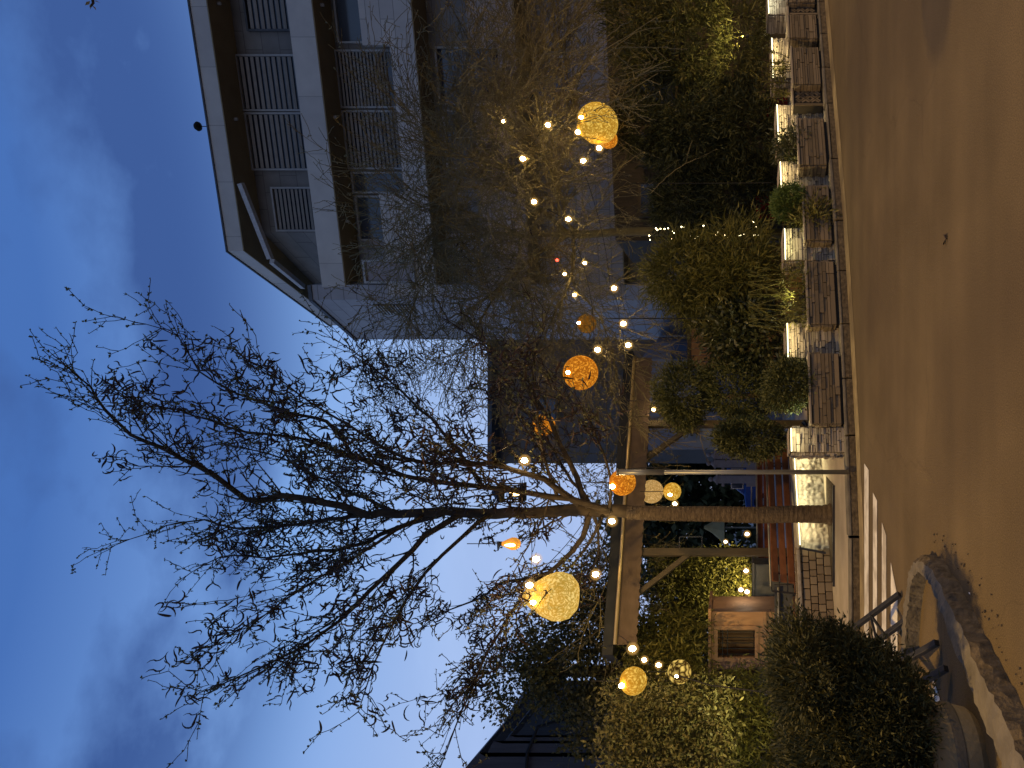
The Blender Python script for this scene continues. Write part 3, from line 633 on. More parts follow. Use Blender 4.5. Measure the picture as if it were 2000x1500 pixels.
mb = MB(); q0 = fp(-1.16,.11); q1 = q0+Vector((-.25,.9,0)); d_ = (q1-q0).normalized(); mb.box((q0+q1)/2+up*14.575, (.9,.22,.75), (d_,Vector((-d_.y,d_.x,0)),up)); mb.build('balcony_fascia', M['fascia'], bld, uvbox=d_)
# lower side block with tiled wall
Bp = Vector(((750-585)/F*24.36,24.36,0)); Ep = Vector(((750-663)/F*27.3,27.3,0)); sd = (Ep-Bp).normalized(); sn = Vector((-sd.y,sd.x,0)); sn = sn if sn.x < 0 else -sn
B2 = fp(-1.1,.02)
blk = [Bp, B2, fp(-1.1,RT+.01), fp(.5,RT+.01), Ep+Vector((5.5,0,0)), Ep]
mb = MB(); mb.prism([(p.x,p.y) for p in blk], 0, 15.30); mb.build('side_wall', M['sidewall'], bld, uvbox=sd)
bl2 = [Bp+sn*.06, B2-fe*.0+fn*.05, fp(-1.1,RT), fp(.5,RT+.05), Ep+Vector((5.5,0,0)), Ep+sn*.06]
mb = MB(); mb.prism([(p.x,p.y) for p in bl2], 15.303, 15.42); mb.build('coping', M['copper'], bld)
# windows on the recessed wall
def window(x0, x1, y0, y1, t, louvre=0, glass='glass', frame=.06, zmin=None, mull=True, fr='frame', lp=.35):
    ym = (y0+y1)/2
    sa, zt = fac(x0, ym, t); sb_, zb = fac(x1, ym, t); s0 = fac(x0,y1,t)[0]; s1 = fac(x0,y0,t)[0]
    if zmin is not None: zb = zmin
    w_ = s1-s0; hgt = zt-zb; sm_ = (s0+s1)/2; zm = (zt+zb)/2
    mb = MB()
    for z_ in (zt-frame/2, zb+frame/2): mb.box(fp(sm_, t-.05, z_), (w_,.14,frame), (fe,fn,up))
    for s_ in (s0+frame/2, s1-frame/2): mb.box(fp(s_, t-.048, zm), (frame,.135,hgt-2*frame), (fe,fn,up))
    wf = mb.build('window', M[fr], bld)
    mb = MB(); mb.box(fp(sm_, t-.01, zm), (w_-2*frame,.03,hgt-2*frame), (fe,fn,up)); mb.build('pane', M[glass], wf)
    if louvre:
        mb = MB(); top = zt-frame-.03; zl = top-(hgt-2*frame)*lp; n = louvre
        tl = (up*.8+fn*.6).normalized(); nn = fe.cross(tl)
        for i in range(n): mb.box(fp(sm_, t-.085, top-(i+.5)*(top-zl)/n), (w_-2*frame-.02,(top-zl)/n*.52,.012), (fe,tl,nn))
        mb.build('blind', M['louvre'], wf)
    return wf
window(470,0,107,218,RT,16,zmin=14.44,lp=.98); window(488,0,220,333,RT,16,zmin=14.44,lp=.98)
window(537,0,365,452,RT,12,zmin=14.44,lp=.72)
window(478,0,-60,62,RT,13,zmin=14.44,glass='glass',lp=.98,fr='copper')
zn = fac(775,230)[1]
window(662,0,98,212,RT,14,zmin=zn-.1,lp=.70); window(676,0,216,331,RT,16,zmin=zn-.1,lp=.95)
window(690,0,336,378,RT,0,zmin=zn-.1,glass='glass_mid')
window(655,0,-60,86,RT,0,zmin=12.3,glass='glass_mid'); window(700,0,382,470,RT,0,zmin=12.0,glass='glass_mid')
window(855,0,92,206,RT,0,zmin=8.75,glass='glass'); window(870,0,215,330,RT,0,zmin=8.75,glass='glass_mid')
window(1030,0,110,200,RT,0,zmin=5.4,glass='glass_mid')
window(712,812,507,553,-.02,0,glass='glass_pink',frame=.07)
for y0,y1 in ((560,630),(640,700)): pass
# window with bars on the side wall
def sidepanel(x0,x1,y0,y1):
    def hit(x,y):
        k=(750-y)/F; s=(k*Bp.y-Bp.x)/(sd.x-k*sd.y); d=Bp.y+sd.y*s; return s, H+(HZ-x)/F*d
    s0,zt = hit(x0,y0); s1,_ = hit(x0,y1); zb = hit(x1,y0)[1]; mb = MB(); c = Bp+sd*((s0+s1)/2)
    mb.box(c+sn*.01+up*((zt+zb)/2), (s1-s0,.03,zt-zb), (sd,sn,up)); o = mb.build('window', M['glass'], bld)
    mb = MB(); n = 12
    for i in range(n): mb.box(c+sn*.06+up*(zb+(zt-zb)*(i+.5)/n), (s1-s0,.03,(zt-zb)/n*.45), (sd,sn,up))
    mb.build('louvre', M['louvre'], o)
sidepanel(728,800,594,613)
# rolled awning under the roof edge, small soffit lamps, roof vent
mb = MB(); mb.bar(P(470,358,22.95),P(528,505,23.9),.16,.14); mb.build('awning', M['awning'], bld)
mb = MB(); mb.bar(P(531,510,24.2),P(592,560,26.3),.16,.14); mb.build('awning', M['awning'], bld)
for x,y in ((424,5),(450,232),(612,8),(639,228),(668,432)):
    s,z = fac(x,y,.35); zz = 17.30 if x < 500 else 14.15
    mb = MB(); mb.lathe(fp(s,.45,zz-.10), [(.035,0),(.05,.02),(.05,.10)], 10); mb.build('ceiling_lamp', M['louvre'], bld)
s,z = fac(395,247); mb = MB(); mb.tube([fp(s,-.02,17.9),fp(s,-.02,18.12)],.012,6); mb.lathe(fp(s,-.02,18.08),[(.02,0),(.13,.05),(.15,.10),(.10,.17),(.02,.19)],14); mb.build('roof_vent', M['rubber'], bld, smooth=True)

# ------------------------------------------------------------------ other buildings behind
def block(name, pts, z0, z1, m, label, cat='building', uv=None):
    b = MB(); b.prism([(p[0],p[1]) for p in pts], z0, z1); c = (sum(p[0] for p in pts)/len(pts), sum(p[1] for p in pts)/len(pts), z0)
    root = empty(name, c, label, cat); b.build('wall', M[m], root); return root
def px(y, d): return (750-y)/F*d
d = 36.0
rt = block('grey_building', [(px(905,d),d),(px(600,d),d-1),(px(600,d)+2,d+12),(px(905,d),d+12)], -.05, H+(HZ-978)/F*d, 'plaster_grey', 'plain grey-blue building with a flat top behind the bare trees')
mb = MB(); zt = H+(HZ-978)/F*d; mb.box((px(752,d),d+5.4,zt+.10), (px(600,d)-px(905,d)+.3,13.5,.2)); mb.build('parapet_cap', M['copper'], rt)
for x,y in ((1060,800),):
    p = P(x,y,d-.75); mb = MB(); mb.box(p,(1.1,.5,1.5)); f_ = mb.build('window', M['recess'], rt); mb = MB(); mb.box(p+Vector((0,-.2,0)),(.95,.2,1.35)); mb.build('pane', M['glass'], f_)
d = 21.0
rt = block('blue_house', [(px(878,d),d),(px(700,d),d+.5),(px(700,d)+1,d+6),(px(878,d),d+6)], -.05, 4.2, 'plaster_blue', 'blue plastered house wall seen under the pergola valance')
mb = MB(); p = P(1355,838,d-.03); mb.box(p,(.25,.1,.35)); mb.build('vent', M['glass'], rt)
d = 15.2
root = empty('timber_screen', (px(620,d),d,.1), 'warm brown vertical plank screen behind the bamboo and shrubs', 'screen')
mb = MB(); x0 = px(720,d); x1 = px(480,d); x = x0
while x < x1: mb.box((x+.07,d+random.uniform(0,.02),1.25), (.128,.03,2.3)); x += .135
mb.build('planks', M['wood_plank'], root)
mb = MB(); mb.box(((x0+x1)/2,d+.04,2.43),(x1-x0+.1,.14,.08)); mb.build('top_rail', M['wood'], root)
mb = MB(); mb.box(((x0+x1)/2,d+.06,.5),(x1-x0,.04,.08)); mb.build('bottom_rail', M['wood'], root)
# restaurant wall behind the conifers
d = 17.5
rt = block('garden_building', [(px(470,d),d),(px(-150,d),d-2.2),(px(-150,d)+2,d+3),(px(470,d),d+5)], -.05, 4.3, 'wood', 'dim brown garden building behind the row of conifers')
for y in (90,190,290,390):
    p = P(1285,y,d-(470-y)/620*2.2-.05); mb = MB(); mb.box(p,(.8,.14,.9)); f_ = mb.build('window', M['wood'], rt); mb = MB(); mb.box(p+Vector((0,-.06,0)),(.66,.06,.76)); mb.build('pane', M['glass'], f_)
# blue-roofed metal shed and dark broken sheet roofs at the left
d = 17.0
root = empty('metal_shed', (px(1440,d),d,0), 'dark corrugated shed with a bright blue roof edge beside the ivy', 'shed')
zt = H+(HZ-1000)/F*d; mb = MB(); x0 = px(1640,d); x1 = px(1397,d); n = 60
for i in range(n): mb.box((x0+(x1-x0)*(i+.5)/n, d+(.02 if i%2 else 0), zt/2-.2), ((x1-x0)/n*.98,.06,zt-.4))
mb.build('corrugated_wall', M['dark_sheet'], root)
mb = MB(); mb.box((px(1512,d),d+1.8,zt-.2), (px(1378,d)-px(1640,d),4.0,.38)); mb.build('roof', M['blue_sheet'], root)
d = 13.0
root = empty('ruined_roof', (px(1520,d),d,0), 'dark ragged sheet-metal roof at the picture edge, on the shed side of the ivy', 'shed')
pts = [(912,1500),(940,1470),(952,1478),(968,1447),(985,1452),(1000,1436),(1010,1440)]
vs = []
for x,y in pts: p = P(x-4,y,d); vs.append((p.x,p.z))
vs = [(px(1700,d),vs[0][1]+.9)] + vs
mb = MB(); n = len(vs); mb.add([(x,d,z) for x,z in vs]+[(x,d,.0) for x,z in vs]+[(x,d+2.5,z-.2) for x,z in vs], [(i,i+1,n+i+1,n+i) for i in range(n-1)]+[(i,2*n+i,2*n+i+1,i+1) for i in range(n-1)])
mb.add([(vs[-1][0],d,vs[-1][1]),(vs[-1][0],d+2.5,vs[-1][1]-.2),(vs[-1][0],d+2.5,0),(vs[-1][0],d,0)],[(0,1,2,3)]); mb.build('sheet_roof', M['dark_sheet'], root)
mb = MB(); mb.tube([P(1500,1395,12.9),P(1120,1400,12.9),P(1050,1420,12.9),P(1030,1470,12.9),P(1025,1560,12.9)],.03,8); mb.build('dark_pipe', M['cable'], root)

# ------------------------------------------------------------------ furniture behind the wall
d = 12.3
root = empty('wooden_booth', P(1525,1252,d).xy.to_3d()+up*.115, 'small reddish-brown wooden booth with a barred dark window', 'booth')
bw = .95; cx = px(1250,d); zt = H+(HZ-1390)/F*d; t_ = .05
mb = MB(); xl = cx-bw/2; xr = cx+bw/2; wx0 = px(1282,d); wx1 = px(1228,d); wz1 = H+(HZ-1402)/F*d; wz0 = H+(HZ-1474)/F*d
mb.box(((xl+wx0)/2,d,(zt+.115)/2),(wx0-xl,.06,zt-.115)); mb.box(((wx1+xr)/2,d,(zt+.115)/2),(xr-wx1,.06,zt-.115)); mb.box(((wx0+wx1)/2,d,(.115+wz0)/2),(wx1-wx0,.058,wz0-.115)); mb.box(((wx0+wx1)/2,d,(wz1+zt)/2),(wx1-wx0,.058,zt-wz1))
mb.box((xl+.03,d+.45,(zt+.115)/2),(.06,.84,zt-.115)); mb.box((xr-.03,d+.45,(zt+.115)/2),(.06,.84,zt-.115)); mb.box((cx,d+.85,(zt+.115)/2),(bw-.12,.04,zt-.115)); mb.build('wall', M['booth'], root)
mb = MB(); mb.box((cx,d+.42,zt+.03),(bw+.14,1.05,.05)); mb.build('roof', M['booth'], root)
mb = MB()
for (cx_,cz,sx,sz) in (((wx0+wx1)/2,wz1+.03,wx1-wx0+.14,.06),((wx0+wx1)/2,wz0-.03,wx1-wx0+.14,.06),(wx0-.035,(wz0+wz1)/2,.07,wz1-wz0),(wx1+.035,(wz0+wz1)/2,.07,wz1-wz0)): mb.box((cx_,d-.045,cz),(sx,.03,sz))
wf = mb.build('window_frame', M['booth'], root)
mb = MB()
for i in range(5): mb.bar((wx0+(wx1-wx0)*(i+.5)/5,d-.02,wz0),(wx0+(wx1-wx0)*(i+.5)/5,d-.02,wz1),.012,.012)
for z_ in (wz1-.08,wz1-.16): mb.bar((wx0,d-.035,z_),(wx1,d-.035,z_),.014,.014)
mb.build('grille', M['dark_metal'], wf)
mb = MB(); mb.box((cx,d-.06,wz0-.16),(bw+.04,.06,.05)); mb.build('ledge', M['booth'], root)
# barrier panel with two pale rails
d = 11.4
root = empty('barrier_panel', P(1560,1180,d).xy.to_3d()+up*.115, 'dark grey barrier panel with two pale metal handrails beside the bench end', 'barrier')
x0 = px(1262,d); x1 = px(1143,d); z1 = H+(HZ-1513)/F*d; z0 = .62
mb = MB(); mb.box(((x0+x1)/2,d+.05,(z0+z1)/2),(x1-x0,.05,z1-z0)); mb.build('panel', M['slab'], root)
mb = MB(); mb.tube([(px(1290,d),d-.02,H+(HZ-1522)/F*d),(px(1146,d),d-.02,H+(HZ-1520)/F*d)],.022,10); mb.build('handrail', M['galv'], root, smooth=True)
mb = MB(); mb.tube([(px(1200,d),d-.02,H+(HZ-1555)/F*d),(px(1150,d),d-.02,H+(HZ-1555)/F*d)],.014,10); mb.build('lower_rail', M['galv'], root, smooth=True)
mb = MB()
for x_ in (x0+.05,x1-.05): mb.bar((x_,d+.11,.1),(x_,d+.11,z1),.04,.04)
mb.build('posts', M['dark_metal'], root)
d = 13.2
root = empty('grey_counter', (px(1140,d),d,.115), 'dark grey slab counter behind the bench end, with bright lamps above', 'counter')
mb = MB(); mb.box((px(1146,d),d+.3,(H+(HZ-1474)/F*d+.115)/2),(px(1105,d)-px(1190,d),.5,H+(HZ-1474)/F*d-.115)); mb.build('body', M['slab'], root, bevel=.01)
mb = MB(); mb.box((px(1146,d),d+.3,H+(HZ-1474)/F*d+.02),(px(1105,d)-px(1190,d)+.06,.56,.035)); mb.build('countertop', M['slab'], root)
# road sign just right of the frame, seen in the photograph only by its pointed shadow on the asphalt
sp = Vector((6.15,6.24,0)); root = empty('road_sign', sp, 'round road sign just out of the picture, casting the pointed shadow on the asphalt', 'road sign')
mb = MB(); mb.tube([sp, sp+up*2.5], .025, 10); mb.build('pole', M['galv'], root, smooth=True)
ld = Vector((11.8,2.35,6.4)).normalized(); mb = MB(); mb.tube([sp+up*2.12+ld*.03, sp+up*2.12+ld*.045], .33, 32); mb.build('sign_plate', M['white'], root)
# steel trestle frame behind the bush
root = empty('steel_frame', G(1840,1290), 'leaning frame of dark grey square steel tubes behind the conifer bush', 'metal frame')
def tube_px(a, b_): return P(*a), P(*b_)
legs = [((1757,1160,6.75),(1650,1240,7.1)),((1775,1207,6.35),(1700,1262,6.65)),((1830,1255,5.5),(1745,1303,5.85)),((1848,1305,5.25),(1780,1345,5.5))]
hi = []
for a,b_ in legs:
    a = P(*a); b_ = P(*b_); a.z = max(a.z, .025); mb = MB(); mb.bar(a, b_, .045,.045); mb.build('leg', M['steel_paint'], root, bevel=.004); hi.append(b_)
mb = MB()
for i,j in ((0,1),(1,3),(3,2),(2,0)): mb.bar(hi[i],hi[j],.04,.04)
mb.build('top_frame', M['steel_paint'], root)
mb = MB(); mb.bar(P(1700,1200,6.93),P(1728,1240,6.5),.02,.02); mb.bar(P(1700,1200,6.93),P(1712,1250,6.55),.02,.02); mb.build('brace', M['steel_paint'], root)

# ------------------------------------------------------------------ blue car, gate posts, small things far under the pergola
d = 29.0
cb = Vector((px(912,d),d,.1)); root = empty('blue_car', cb, 'glossy blue retro car with chrome trim parked beyond the benches', 'car')
def car_prof(w, prof, name, m, y0=0.):
    mb = MB(); n = len(prof); mb.add([(cb.x+x,cb.y+y0-w/2,cb.z+z) for x,z in prof]+[(cb.x+x,cb.y+y0+w/2,cb.z+z) for x,z in prof],[tuple(range(n)),tuple(range(n,2*n))[::-1]]+[(i,n+i,n+(i+1)%n,(i+1)%n) for i in range(n)]); return mb.build(name, m, root, bevel=.05)
body = [(-2.0,.3),(-2.05,.62),(-1.9,.86),(-1.1,.98),(1.5,1.02),(1.9,.9),(1.98,.6),(1.9,.3)]
cabp = [(-1.05,.96),(-.62,1.5),(-.3,1.64),(.5,1.66),(1.0,1.5),(1.5,1.0)]
bo = car_prof(1.65, body, 'body', M['car_blue']); car_prof(1.4, cabp, 'cabin', M['car_blue'])
for x0,x1,z0,z1 in ((-.72,-.05,1.06,1.46),(.05,.85,1.06,1.46)):
    mb = MB(); mb.box((cb.x+(x0+x1)/2,d-.72,cb.z+(z0+z1)/2),(x1-x0+.08,.02,z1-z0+.08)); f_ = mb.build('window', M['chrome'], root); mb = MB(); mb.box((cb.x+(x0+x1)/2,d-.733,cb.z+(z0+z1)/2),(x1-x0,.02,z1-z0)); mb.build('pane', M['glass'], f_)
mb = MB(); mb.box((cb.x,d-.84,cb.z+.72),(3.9,.03,.05)); mb.build('trim', M['chrome'], root)
for x in (-2.1,2.02): mb = MB(); mb.box((cb.x+x,d,cb.z+.45),(.1,1.7,.16)); mb.build('bumper', M['chrome'], root, bevel=.03)
for y in (-.55,.55):
    mb = MB(); mb.tube([(cb.x-1.9,d+y,cb.z+.72),(cb.x-2.09,d+y,cb.z+.72)],.12,16); mb.build('headlight', M['chrome'], root)
for x in (-1.25,1.2):
    mb = MB(); mb.tube([(cb.x+x,d-.84,cb.z+.3),(cb.x+x,d-.62,cb.z+.3)],.32,20); w_ = mb.build('wheel', M['rubber'], root); mb = MB(); mb.tube([(cb.x+x,d-.86,cb.z+.3),(cb.x+x,d-.80,cb.z+.3)],.17,16); mb.build('hubcap', M['chrome'], w_)
d = 26.0
for i,(y,xt,lab) in enumerate(((888,1398,'pink stone gate pillar with ball finial, nearest the trimmed shrub'),(905,1398,'middle pink stone gate pillar with ball finial above the blue car'),(936,1402,'pink stone gate pillar with ball finial between the silver pole and tree trunk'))):
    p = Vector((px(y,d),d,.115)); zt = H+(HZ-xt)/F*d; root = empty('gate_pillar', p, lab, 'gate pillar', 'pink gate pillars with ball finials')
    mb = MB(); mb.box((p.x,p.y,(zt+.115)/2),(.26,.26,zt-.115)); mb.box((p.x,p.y,zt+.03),(.34,.34,.06)); mb.build('shaft', M['pinkstone'], root)
    mb = MB(); mb.lathe((p.x,p.y,zt+.06),[(.15,0),(.07,.08),(.03,.13)],10); mb.lathe((p.x,p.y,zt+.17),[(.01,0),(.06,.02),(.085,.08),(.06,.14),(.01,.165)],12); mb.build('finial', M['pinkstone'], root, smooth=True)
root = empty('garden_gate', (px(920,d),d,.115), 'low pink and dark gate panels between the ball-topped pillars', 'gate')
mb = MB(); zt = H+(HZ-1412)/F*d; mb.box((px(920,d),d+.02,zt),(px(890,d)-px(950,d),.1,.1)); mb.box((px(920,d),d+.02,.6),(px(890,d)-px(950,d),.1,.9)); mb.build('panel', M['pinkstone'], root)
mb = MB()
for i in range(9): x = px(950,d)+(px(890,d)-px(950,d))*(i+.5)/9; mb.bar((x,d,1.0),(x,d,zt),.03,.03)
mb.build('bars', M['dark_metal'], root)
# dark far wood closing the view under the pergola and behind the hedges
wv = []; rw = np.random.default_rng(70); kk = 1500
uu = rw.uniform(380,1700,kk); dpt = rw.uniform(38,46,kk); zz = rw.random(kk)**.7*(6.2+1.2*np.sin(uu*.02)+.8*np.sin(uu*.057))
cc = np.stack([(750-uu)/F*dpt,dpt,zz+.2],1); idx = np.repeat(np.arange(kk),22); p_ = cc[idx]+rw.normal(size=(len(idx),3))*.42
tag(leaves('distant_wood', p_, rw.normal(size=p_.shape), .5, .30, M['conifer_dark'], None), 'dark far wood closing the view beyond the garden', kind='stuff')
# small yellow market canopy far left of trunk
d = 24.0
p = Vector((px(1030,d),d,.115)); root = empty('yellow_umbrella', p, 'small lit yellow parasol glimpsed between the tree trunk and pergola post', 'parasol')
mb = MB(); zt = H+(HZ-1375)/F*d; zb = H+(HZ-1415)/F*d; mb.lathe((p.x,p.y,zb),[(.62,0),(.40,.16),(.18,.40),(.04,zt-zb)],8); mb.build('canopy', M['canopy'], root); mb = MB(); mb.tube([p,(p.x,p.y,zb+.2)],.025,8); mb.build('pole', M['galv'], root)
# red cafe umbrellas/chairs between the conifers
d = 15.0
def chair(y, x, d, label):
    p = P(x,y,d); p.z = .115; zt = H+(HZ-x)/F*d; root = empty('red_chair', p, label, 'chair', 'red chairs glimpsed through the conifers')
    mb = MB(); mb.box((p.x,p.y,zt-.17),(.42,.04,.38)); mb.build('backrest', M['red'], root, bevel=.015); mb = MB(); mb.box((p.x,p.y+.22,.55),(.42,.42,.05)); mb.build('seat', M['red'], root, bevel=.015)
    for sx in (-.18,.18):
        for sy in (.03,.4): mb = MB(); mb.bar((p.x+sx,p.y+sy,.115),(p.x+sx,p.y+sy,.54),.03,.03); mb.build('leg', M['dark_metal'], root)
chair(205,1500,13.8,'red chair back showing above the lit pillar by the basket-weave planter'); chair(405,1478,14.0,'dark red chair behind the bright green globe shrub')
d = 15.8
root = empty('serving_trolley', (px(400,d),d,.115), 'pale metal serving trolley glimpsed between dark conifers', 'trolley')
mb = MB()
for x_ in (-.22,.22):
    for y_ in (0,.3): mb.bar((px(398,d)+x_,d+y_,.12),(px(398,d)+x_,d+y_,1.15),.025,.025)
mb.build('legs', M['white'], root)
for z_ in (.5,.85,1.12): mb = MB(); mb.box((px(398,d),d+.15,z_),(.5,.36,.03)); mb.build('shelf', M['white'], root)

# ------------------------------------------------------------------ trees
def spread_poly(pts, seg):
    o = []
    for i in range(len(pts)-1):
        a = pts[i]; b_ = pts[i+1]; p0 = pts[max(i-1,0)]; p3 = pts[min(i+2,len(pts)-1)]; k = max(2,int((b_-a).length/seg))
        for j in range(k):
            t = j/k; t2=t*t; t3=t2*t
            o.append(.5*((2*a)+(b_-p0)*t+(2*p0-5*a+4*b_-p3)*t2+(3*a-p0-3*b_+p3)*t3))
    o.append(pts[-1]); return o
class Tree:
    def __init__(s, seed): s.r = random.Random(seed); s.thick = MB(); s.thin = MB(); s.tips = []; s.nodes = []
    def jit(s, a): return Vector((s.r.gauss(0,a),s.r.gauss(0,a),s.r.gauss(0,a)))
    def limb(s, pts, r0, r1, seg=.25, n=9):
        q = spread_poly(pts, seg); m_ = len(q); ex = 1.0 if r0 > .08 else .8; rad = [r0+(r1-r0)*(i/(m_-1))**ex for i in range(m_)]
        for i in range(1,m_-1): q[i] = q[i]+s.jit(.012)
        s.thick.tube(q, rad, n); return q, rad
    def twig(s, p, d, ln, r0, level, axis, up_=.0, curl=.0, zig=.22, step=.13, kids=None, out=.3):
        r = s.r; pts = [p.copy()]; d = d.normalized(); n = max(3,int(ln/step)); q = p.copy(); sgn = 1
        perp = d.orthogonal().normalized()
        for i in range(n):
            t = i/n; away = Vector((q.x-axis.x,q.y-axis.y,0)); away = away.normalized() if away.length > 1e-3 else Vector((0,0,0))
            d = d + Vector((0,0,1))*(up_*(1-t)-curl*t) *step + away*out*step*.4 + s.jit(.05); d.normalize()
            sgn = -sgn; q = q + (d + perp*sgn*zig*.5).normalized()*step; pts.append(q.copy())
            s.nodes.append((q.copy(), level, t))
            if level < 3 and i > 0 and r.random() < (kids or (.6,.5,.3)[level]):
                dd = (d + s.jit(.55)); s.twig(q, dd, ln*r.uniform(.25,.55), max(r0*.6,.0062), level+1, axis, up_, curl, zig*1.1, step*.85, kids, out)
        rad = [max(r0*(1-.6*i/n),.0048) for i in range(n+1)]
        (s.thick if r0 > .02 else s.thin).tube(pts, rad, 5 if r0 > .02 else 3, cap=False); s.tips.append(pts[-1])

def buds(t, name, m, root, n, ln, wd, keep=None):
    idx = RNG.integers(0,len(t.nodes),n); p = np.array([tuple(t.nodes[i][0]) for i in idx])
    if keep is not None: k = keep(p); p = p[k]
    d = RNG.normal(size=p.shape); d[:,2] += .4; return leaves(name, p, d, ln*(.5+RNG.random(len(p))), wd*(.6+.8*RNG.random(len(p))), m, root)
def pods(t, name, m, root, n, cluster, seed, sel=None):
    r = random.Random(seed); mb = MB(); nodes = [q for q in t.nodes if (sel is None or sel(q[0]))]; k = 0
    while k < n:
        q = r.choice(nodes)[0]; c = r.choice(cluster)
        for _ in range(c):
            p = q + Vector((r.gauss(0,.06),r.gauss(0,.06),r.gauss(0,.05))) if c > 1 else q.copy()
            L_ = r.uniform(.16,.29); az = r.uniform(0,6.28); el = r.uniform(-1.4,.6); d = Vector((math.cos(az)*math.cos(el),math.sin(az)*math.cos(el),math.sin(el))); ax = d.orthogonal().normalized(); ax = Matrix.Rotation(r.uniform(0,6.28),3,d)@ax
            bend = r.choice((-1,1))*r.uniform(.25,.65); w0 = r.uniform(.010,.0155); side = ax; o = len(mb.v); ns = 6; flip = r.random() < .45
            for i in range(ns+1):
                w_ = w0*math.sin(math.pi*(i+.45)/(ns+.9)); nrm = d.cross(side).normalized()
                for s_,tn in ((-1,0),(0,.8),(1,0),(0,-.8)): v = p+nrm*(w_*s_)+side*(w_*tn); mb.v.append((v.x,v.y,v.z))
                p = p + d*(L_/ns); b_ = bend*(-1 if (flip and i >= ns//2) else 1); rot = Matrix.Rotation(b_, 3, nrm); d = (rot@d).normalized(); side = (rot@side).normalized()
            for i in range(ns):
                for j in range(4): a = o+i*4+j; b2 = o+i*4+(j+1)%4; mb.f.append((a,b2,b2+4,a+4))
            k += 1
    return mb.build(name, m, root)

# main tree: limbs traced from the photograph, each with its own depth
D0 = 10.8
base = G(1622,1005,.115); base.y = D0; base.x = px(1005,D0)
root = empty('bare_locust_tree', base, 'tall bare tree with ridged wrapped trunk and curled dark pods, in the pavement', 'tree')
T = Tree(21); axis = base.copy()
def LP(lst): return [P(x,y,d) for x,y,d in lst]
tb = MB(); trunk = [base-up*.05]+LP([(1560,1004,10.8),(1480,1006,10.8),(1400,1004,10.8),(1300,1003,10.8),(1225,1001,10.8)])
tq = spread_poly(trunk,.035); mtr = len(tq)
trad = [ (.135-.035*(i/mtr)**.7 + .05*max(0,1-i/6)) * (1+(.028 if i%2 else -.012)+random.uniform(-.012,.012)) for i in range(mtr)]
tb.tube(tq, trad, 18); tb.build('trunk', M['bark'], root)
limbs = [
 ([(1235,1001,10.8),(1130,996,10.85),(1000,1003,10.9),(870,1001,10.9),(720,1004,10.9),(662,987,10.85),(550,969,10.8),(482,973,10.7),(415,928,10.6),(325,879,10.5),(235,830,10.4),(190,775,10.3),(163,744,10.25),(130,722,10.2)], .098,.005),
 ([(1200,1000,10.8),(1110,975,10.6),(995,956,10.4),(910,946,10.3),(820,937,10.2),(685,888,10.1),(572,852,10.0),(482,843,9.9),(379,811,9.8),(316,793,9.7),(230,771,9.7)], .052,.005),
 ([(685,890,10.1),(640,825,10.2),(550,802,10.3),(460,766,10.4),(392,726,10.5),(347,658,10.5),(285,633,10.5)], .03,.005),
 ([(865,1003,10.9),(775,1032,11.1),(685,1068,11.3),(550,1086,11.5),(437,1086,11.6),(375,1117,11.7)], .045,.006),
 ([(900,1003,10.9),(829,1050,10.7),(752,1126,10.4),(662,1212,10.2),(572,1275,10.0),(480,1315,9.9),(400,1350,9.8)], .05,.006),
 ([(707,1004,10.9),(640,1014,11.2),(550,1027,11.5),(460,1032,11.7),(400,1015,11.8),(325,1027,11.8),(225,1065,11.8)], .038,.005),
 ([(1150,1005,10.8),(1139,1050,11.0),(1090,1105,11.1),(1045,1130,11.1),(986,1137,11.2),(940,1165,11.3),(860,1200,11.4)], .05,.008),
 ([(1060,1118,11.1),(1015,1170,10.8),(975,1235,10.6),(935,1311,10.4),(890,1420,10.2),(860,1500,10.1)], .03,.006),
 ([(1130,985,10.7),(1060,940,10.3),(1000,915,10.0),(960,906,9.8),(900,904,9.6),(797,897,9.5),(685,834,9.4),(590,775,9.4),(510,715,9.4)], .05,.006),
 ([(1150,990,10.7),(1110,900,10.9),(1060,800,11.1),(1000,720,11.3),(930,660,11.4),(860,620,11.5)], .05,.006),
 ([(960,1003,10.9),(900,1050,10.4),(830,1120,10.0),(770,1210,9.7),(730,1300,9.5),(700,1390,9.4)], .035,.005),
 ([(940,948,10.3),(880,860,10.7),(800,780,11.0),(720,710,11.3),(650,660,11.5)], .035,.005),
 ([(1180,1000,10.8),(1150,1060,10.5),(1120,1100,10.2),(1060,1150,9.9),(1000,1190,9.7)], .028,.006),
 ([(1170,1003,10.8),(1120,940,11.1),(1080,880,11.4),(1050,830,11.7),(1000,790,11.9),(940,760,12.0)], .032,.006),
 ([(1190,1000,10.8),(1190,930,10.4),(1170,860,10.2),(1140,800,10.0),(1090,740,9.9)], .028,.006),
 ([(1160,1003,10.8),(1170,1060,11.2),(1160,1110,11.5),(1120,1160,11.7)], .026,.006),
 ([(1090,975,10.6),(1060,890,10.2),(1050,800,10.0),(1040,720,9.9),(1060,650,9.9)], .03,.005),
 ([(780,1003,10.9),(680,960,11.6),(560,900,12.2),(450,870,12.5),(360,880,12.7)], .03,.005),
 ([(830,1003,10.9),(740,1060,10.2),(620,1130,9.7),(520,1200,9.4),(440,1240,9.3)], .03,.005),
]
